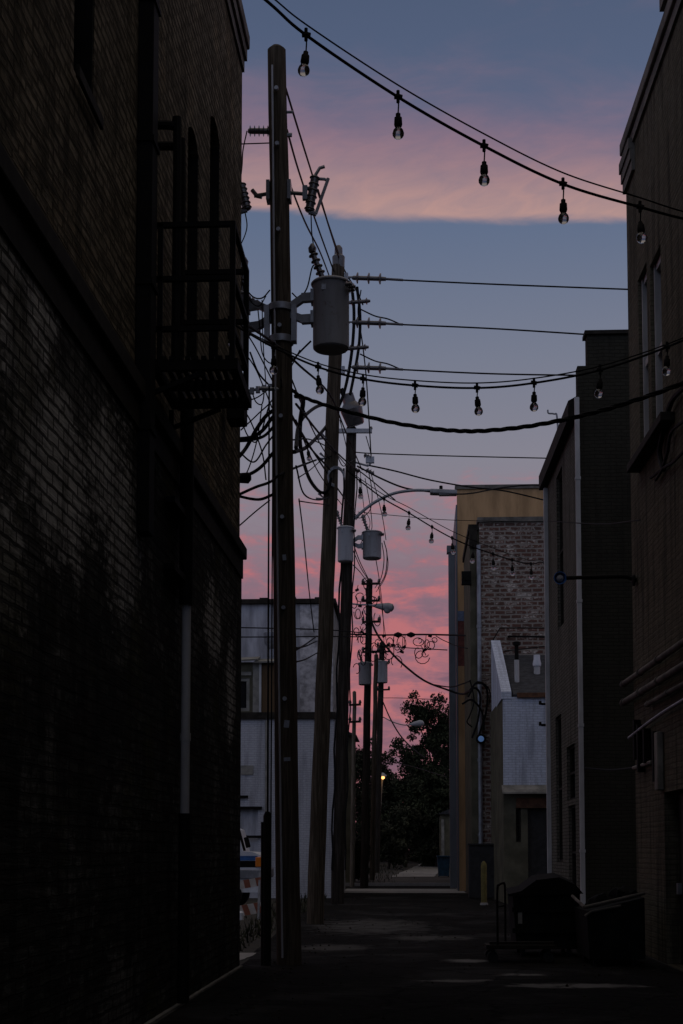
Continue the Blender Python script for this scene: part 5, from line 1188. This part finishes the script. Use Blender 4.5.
def barricade():
    Yb = 32.0; x1_ = X(264, 900, Yb); x0_ = x1_ - 1.25
    t = thing('barricade', 'orange and white striped folding barricade by the lot entrance', 'barricade', ((x0_ + x1_) / 2, Yb, 0))
    q_ = Euler((0, R(-10), 0)).to_matrix()
    for (zc_, w_) in ((Z(252, 883, Yb), .19), (Z(252, 909, Yb), .24)):
        c = Vector(((x0_ + x1_) / 2, Yb - .02, zc_))
        zz = c + q_ @ Vector((.34, 0, 0)); c.z += zc_ - zz.z
        mb = MB(); mb.obox(c, (1.25, .025, w_), q_); pn = mb.build('panel', M['barricade_white'], t)
        mb = MB()
        for i in range(5):
            u0 = -.62 + i * .27
            pp = [(u0, -w_ / 2), (u0 + .13, -w_ / 2), (u0 + .13 - w_ * .7 + .12, w_ / 2), (u0 - w_ * .7 + .12, w_ / 2)]
            pp = [(max(-.62, min(.62, a)), b) for a, b in pp]
            mb.prism([c + q_ @ Vector((a, -.0145, b)) for a, b in pp], q_ @ Vector((0, -.004, 0)))
        mb.build('stripes', M['barricade_orange'], pn)
    for x_ in (x0_ + .08, x1_ - .1):
        mb = MB(); mb.bar((x_, Yb - .25, .0), (x_, Yb + .02, 1.05), .05, .03); mb.bar((x_, Yb + .3, 0), (x_, Yb + .05, 1.05), .05, .03); mb.build('leg', M['galv'], t)
    mb = MB(); mb.lathe([(.06, 0), (.06, .16), (.02, .2)], (X(241, 922, Yb - .4), Yb - .4, .0), None, 12); o = mb.build('paper_cup', M['white_metal'], None, True); tag(o, 'small white cup on the ground below the barricade', 'cup')
barricade()

# ------------------------------------------------------------------ bins, trolley, bollard at the right
def gpt(px, py):
    d = ray(px, py); return CO + d * (-CAMH / d.z)
# dumpster heaped with bags
a = gpt(512, 962); Yd = a.y + .9
xd_0, xd_1 = X(513, 930, Yd), X(580, 930, Yd)
ds = thing('dumpster', 'dark dumpster with sloping lid in the shade behind the flat trolley', 'dumpster', ((xd_0 + xd_1) / 2, Yd + .6, 0))
zl, zr_ = Z(520, 893, Yd), Z(550, 880, Yd)
mb = MB(); mb.prism([(xd_0 + .05, Yd, .12), (xd_1, Yd, .12), (xd_1, Yd, zr_ * .82), (xd_0, Yd, zl * .95)], (0, 1.1, 0))
for zz in (.35, .65): mb.box(xd_0 - .01, xd_1 + .02, Yd - .045, Yd - .003, zz, zz + .07)
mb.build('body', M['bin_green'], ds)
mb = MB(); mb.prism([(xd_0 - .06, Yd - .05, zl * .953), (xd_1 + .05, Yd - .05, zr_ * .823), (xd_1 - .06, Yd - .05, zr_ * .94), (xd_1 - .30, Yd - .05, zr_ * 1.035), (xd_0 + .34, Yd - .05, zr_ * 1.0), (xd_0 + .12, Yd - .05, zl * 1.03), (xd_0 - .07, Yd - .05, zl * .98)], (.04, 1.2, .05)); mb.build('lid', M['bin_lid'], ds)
mb = MB(); mb.obox(Vector((X(520, 916, Yd), Yd - .02, Z(520, 916, Yd))), (.06, .03, .22)); mb.build('label_plate', M['trim_grey'], ds)
for x_ in (xd_0 + .15, xd_1 - .15):
    for y_ in (Yd + .12, Yd + .95):
        mb = MB(); mb.lathe([(.06, -.03), (.06, .03)], (x_, y_, .06), Euler((0, R(90), 0)).to_matrix(), 12); mb.build('wheel', M['rubber'], ds)
# second container
a = gpt(600, 985); Yq = 19.2; xq0, xq1 = X(587, 930, Yq), X(645, 930, Yq)
zq0, zq1 = Z(590, 907, Yq), Z(630, 893, Yq)
d2 = thing('dumpster', 'low black open dumpster with paler rim against the right wall', 'dumpster', ((xq0 + xq1) / 2, Yq + .5, 0))
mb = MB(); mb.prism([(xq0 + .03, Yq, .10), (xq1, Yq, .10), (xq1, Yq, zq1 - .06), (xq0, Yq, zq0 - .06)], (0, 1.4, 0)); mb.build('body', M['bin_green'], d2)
mb = MB(); mb.tube([(xq0 - .03, Yq - .03, zq0), (xq0 + .1, Yq - .03, zq0 + .03), (xq1, Yq - .03, zq1)], .022, 8); mb.tube([(xq0 - .03, Yq - .03, zq0 - .12), (xq0 + .05, Yq - .03, zq0 - .06), (xq0 + .45, Yq - .03, zq0 + .02)], .018, 8); mb.tube([(xq0 - .03, Yq, zq0), (xq0 - .03, Yq + 1.4, zq0 + .1)], .022, 8); mb.build('rim', M['coping'], d2, True)  # rim in a paler material than the body
for x_ in (xq0 + .12, xq1 - .12):
    for y_ in (Yq + .15, Yq + 1.25):
        mb = MB(); mb.lathe([(.055, -.025), (.055, .025)], (x_, y_, .055), Euler((0, R(90), 0)).to_matrix(), 12); mb.build('wheel', M['rubber'], d2)
for i, (px, py, s_, lb) in enumerate(((600, 898, .2, 'black bag of rubbish on the left of the low dumpster'), (624, 893, .24, 'black bag of rubbish heaped at the wall end of the low dumpster'))):
    c = P(px, py + 12, Yq + .6); mb = MB(); bmesh.ops.create_icosphere(mb.bm, subdivisions=3, radius=s_, matrix=Matrix.Translation(c))
    for v in mb.bm.verts: d_ = (v.co - c); v.co = c + d_ * (1 + .18 * math.sin(d_.x * 31 + i) * math.cos(d_.y * 27) + .1 * math.sin(d_.z * 40))
    o = mb.build('rubbish_bag', M['bin_lid'], None, True); tag(o, lb, 'bag')
# flat trolley
Yc = gpt(495, 963).y; xc0, xc1 = X(487, 950, Yc), X(556, 950, Yc); zc_ = .20
tr = thing('platform_trolley', 'low flat platform trolley with upright push handle', 'trolley', ((xc0 + xc1) / 2, Yc + .3, 0))
mb = MB(); mb.box(xc0, xc1, Yc, Yc + .6, zc_, zc_ + .035); mb.box(xc0 - .01, xc1 + .01, Yc - .02, Yc - .003, zc_ - .01, zc_ + .045); mb.box(xc0 + .05, xc1, Yc + .25, Yc + .35, zc_ + .038, zc_ + .075); mb.build('deck', M['trim_dark'], tr)
for x_ in (xc0 + .08, xc1 - .1):
    for y_ in (Yc + .06, Yc + .54):
        mb = MB(); mb.lathe([(.03, -.024), (.075, -.024), (.08, 0), (.075, .024), (.03, .024)], (x_, y_, .08), Euler((R(90), 0, 0)).to_matrix(), 16); mb.obox(Vector((x_, y_, .165)), (.06, .07, .06)); mb.build('wheel', M['rubber'], tr, True)
mb = MB(); zt2 = Z(500, 885, Yc); xh = xc0 + .15
mb.tube(spline([(xh, Yc + .05, zc_), (xh, Yc + .05, zt2 - .1), (xh + .03, Yc + .08, zt2), (xh + .1, Yc + .3, zt2 + .02), (xh + .13, Yc + .52, zt2), (xh + .14, Yc + .55, zt2 - .1), (xh + .14, Yc + .55, zc_)], 6), .016, 8); mb.tube([(xh, Yc + .05, zt2 - .3), (xh + .14, Yc + .55, zt2 - .3)], .013, 7); mb.build('handle', M['black_paint'], tr, True)
# yellow bollard
Yy = 40.5; bo = thing('bollard', 'yellow steel bollard by the dark corner of the brick building', 'bollard', (X(484, 890, Yy), Yy, 0))
mb = MB(); mb.lathe([(.085, 0), (.085, Z(484, 866, Yy)), (.07, Z(484, 864, Yy) + .02), (.02, Z(484, 862, Yy) + .03)], (bo.location.x, Yy, 0), None, 14); mb.build('post', M['yellow'], bo, True)
mb = MB(); mb.lathe([(.12, 0), (.11, .06), (.09, .07)], (bo.location.x, Yy, 0), None, 14); mb.build('footing', M['concrete'], bo, True)
# dark utility cabinet and bins beside the bollard
cb_ = thing('utility_cabinet', 'dark utility cabinet behind the yellow bollard', 'cabinet', (X(478, 890, 46), 46, 0))
xa, xb_ = X(469, 890, 46), X(497, 890, 46); mb = MB(); mb.obox(Vector(((xa + xb_) / 2, 46.3, .85)), (xb_ - xa, .7, 1.7), None, .03); mb.build('case', M['door_dark'], cb_)
mb = MB(); mb.box(xa - .03, xb_ + .03, 45.9, 46.7, 1.703, 1.76); mb.build('lid', M['door_dark'], cb_)
mb = MB(); mb.box((xa + xb_) / 2 - .01, (xa + xb_) / 2 + .03, 45.92, 45.947, .5, 1.2); mb.build('handle', M['galv'], cb_)

# ------------------------------------------------------------------ trees
def leaves(mb, clumps, n, size, flat=.6):
    tot = sum(c[3] ** 2 for c in clumps)
    for (cx, cy, cz, cr) in clumps:
        k = int(n * cr ** 2 / tot)
        for _ in range(k):
            d = Vector((random.gauss(0, 1), random.gauss(0, 1), random.gauss(0, .9))).normalized() * cr * (random.random() ** .45)
            p = Vector((cx, cy, cz)) + d; s_ = size * random.uniform(.6, 1.4)
            q_ = Euler((random.uniform(-1.2, 1.2), random.uniform(-1.2, 1.2), random.uniform(0, 6.28))).to_matrix()
            mb.poly([p + q_ @ Vector(v) * s_ for v in ((-.5, 0, 0), (0, -.28, .05), (.55, 0, 0), (0, .28, .05))])
def tree(name, label, base, h, rw, mat, n, size, nb=16, low=.35, group=None, pts=None, cat='tree'):
    base = Vector(base); t = thing(name, label, cat, base, group); mb = MB(); clumps = []
    top = base + Vector((random.uniform(-.2, .2), 0, h * .8))
    mb.tube(spline([base + Vector((0, 0, -.1)), base + Vector((.1, .05, h * .25)), base + Vector((-.05, 0, h * .5)), top], 4), [h * .030 * (1 - .9 * i / 12) + .02 for i in range(13)], 9)
    for i in range(nb):
        a = random.uniform(0, 6.28); f = random.uniform(low, 1.0); rr_ = rw * random.uniform(.35, 1.0) * (1.05 - .55 * max(0, f - .5) * 2)
        st = base + Vector((0, 0, h * max(.15, f - .25))); en = base + Vector((rr_ * math.cos(a), rr_ * math.sin(a), h * f))
        mb.tube(spline([st, st.lerp(en, .5) + Vector((0, 0, -.1 * h * .3)), en], 4), [h * .010 * (1 - .8 * k / 8) + .008 for k in range(9)], 6)
        clumps.append((en.x, en.y, en.z, rw * random.uniform(.20, .42)))
        for k in range(2): clumps.append((en.x + random.uniform(-.4, .4) * rw, en.y + random.uniform(-.4, .4) * rw, en.z + random.uniform(-.12, .12) * h, rw * random.uniform(.12, .26)))
    mb.build('trunk', M['bark'], t, True)
    mb = MB(); leaves(mb, clumps, n, size); mb.build('crown', mat, t, clean=False)
    return t
Yt_ = 112.0; random.seed(4)
tp = P(428, 688, Yt_)
tree('tree', 'tall dark tree at the alley end, its crown against the pink sky', (X(436, 850, Yt_), Yt_, gz(Yt_)), (tp.z - gz(Yt_)) * .86, 3.0, M['leaf'], 26000, .24, 34, .40)
random.seed(9)
sh = [(414, 800, 104, 3.0, 'wide dark tree filling the gap at the very end of the path'), (400, 775, 100, 2.6, 'rounded dark tree below the tall crown, left of the path'), (425, 785, 96, 2.6, 'broad dark tree in front of the tall one'), (372, 752, 118, 2.6, 'dark tree showing between the far poles'), (346, 745, 100, 3.0, 'dark tree behind the lamp arm pole'), (443, 770, 90, 1.7, 'dark tree pressed against the tan building side')]
for (px, py, Y, rw, lb) in sh:
    z_ = Z(px, py, Y); tree('tree', lb, (X(px, 850, Y), Y, gz(Y)), (z_ - gz(Y)) * .92, rw, M['leaf2'] if px < 410 else M['leaf'], 13000, .24, 26, .08, 'trees at the alley end')
for (px, py, Y, rw, lb) in ((405, 808, 88, 1.5, 'rounded bush on the left verge of the gravel path'), (388, 822, 84, 1.3, 'low bush at the foot of the lamp post'), (350, 838, 66, 1.0, 'low weedy bush by the slim pale pole'), (436, 815, 88, 1.1, 'dark bush on the right verge of the gravel path')):
    z_ = Z(px, py, Y); tree('bush', lb, (X(px, 850, Y), Y, gz(Y)), max(.6, (z_ - gz(Y)) * .95), rw, M['leaf2'], 3000, .22, 14, .05, 'bushes at the alley end', cat='bush')
# weeds along kerbs and walls
random.seed(3); mb = MB()
for _ in range(1500):
    k = random.random()
    if k < .45: y_ = random.uniform(20, 50); x_ = -2.55 - abs(random.gauss(0, .5)) - (y_ - 20) * .004
    elif k < .75: y_ = random.uniform(63, 90); x_ = -2.0 + random.gauss(0, .8)
    else: y_ = random.uniform(24, 48); x_ = 2.9 + abs(random.gauss(0, .25))
    h_ = random.uniform(.06, .28); p = Vector((x_, y_, gz(y_))); a = random.uniform(0, 6.28); w_ = Vector((math.cos(a), math.sin(a), 0)) * .02; ln = Vector((random.uniform(-.1, .1), random.uniform(-.1, .1), h_))
    mb.poly([p - w_, p + w_, p + ln])
o = mb.build('weeds', M['leaf2'], None, clean=False, origin=(0, 0, 0)); o['kind'] = 'stuff'; o['label'] = 'thin weeds along the edges of the alley and lot'; o['category'] = 'weeds'

random.seed(8); mb = MB()
for _ in range(700):
    y_ = random.uniform(11, 48); x_ = random.choice((-1.9 + abs(random.gauss(0, .5)), 3.2 - abs(random.gauss(0, .6)), random.uniform(-2, 3.2)))
    r_ = random.uniform(.006, .02); bmesh.ops.create_icosphere(mb.bm, subdivisions=1, radius=r_, matrix=Matrix.Translation((x_, y_, .01)) @ Euler((random.random() * 3, random.random() * 3, 0)).to_matrix().to_4x4() @ Matrix.Diagonal((1, 1.4, .6, 1)))
o = mb.build('grit', M['earth'], None, clean=False, origin=(0, 0, 0)); o['kind'] = 'stuff'; o['label'] = 'loose stones and grit scattered over the alley'; o['category'] = 'grit'
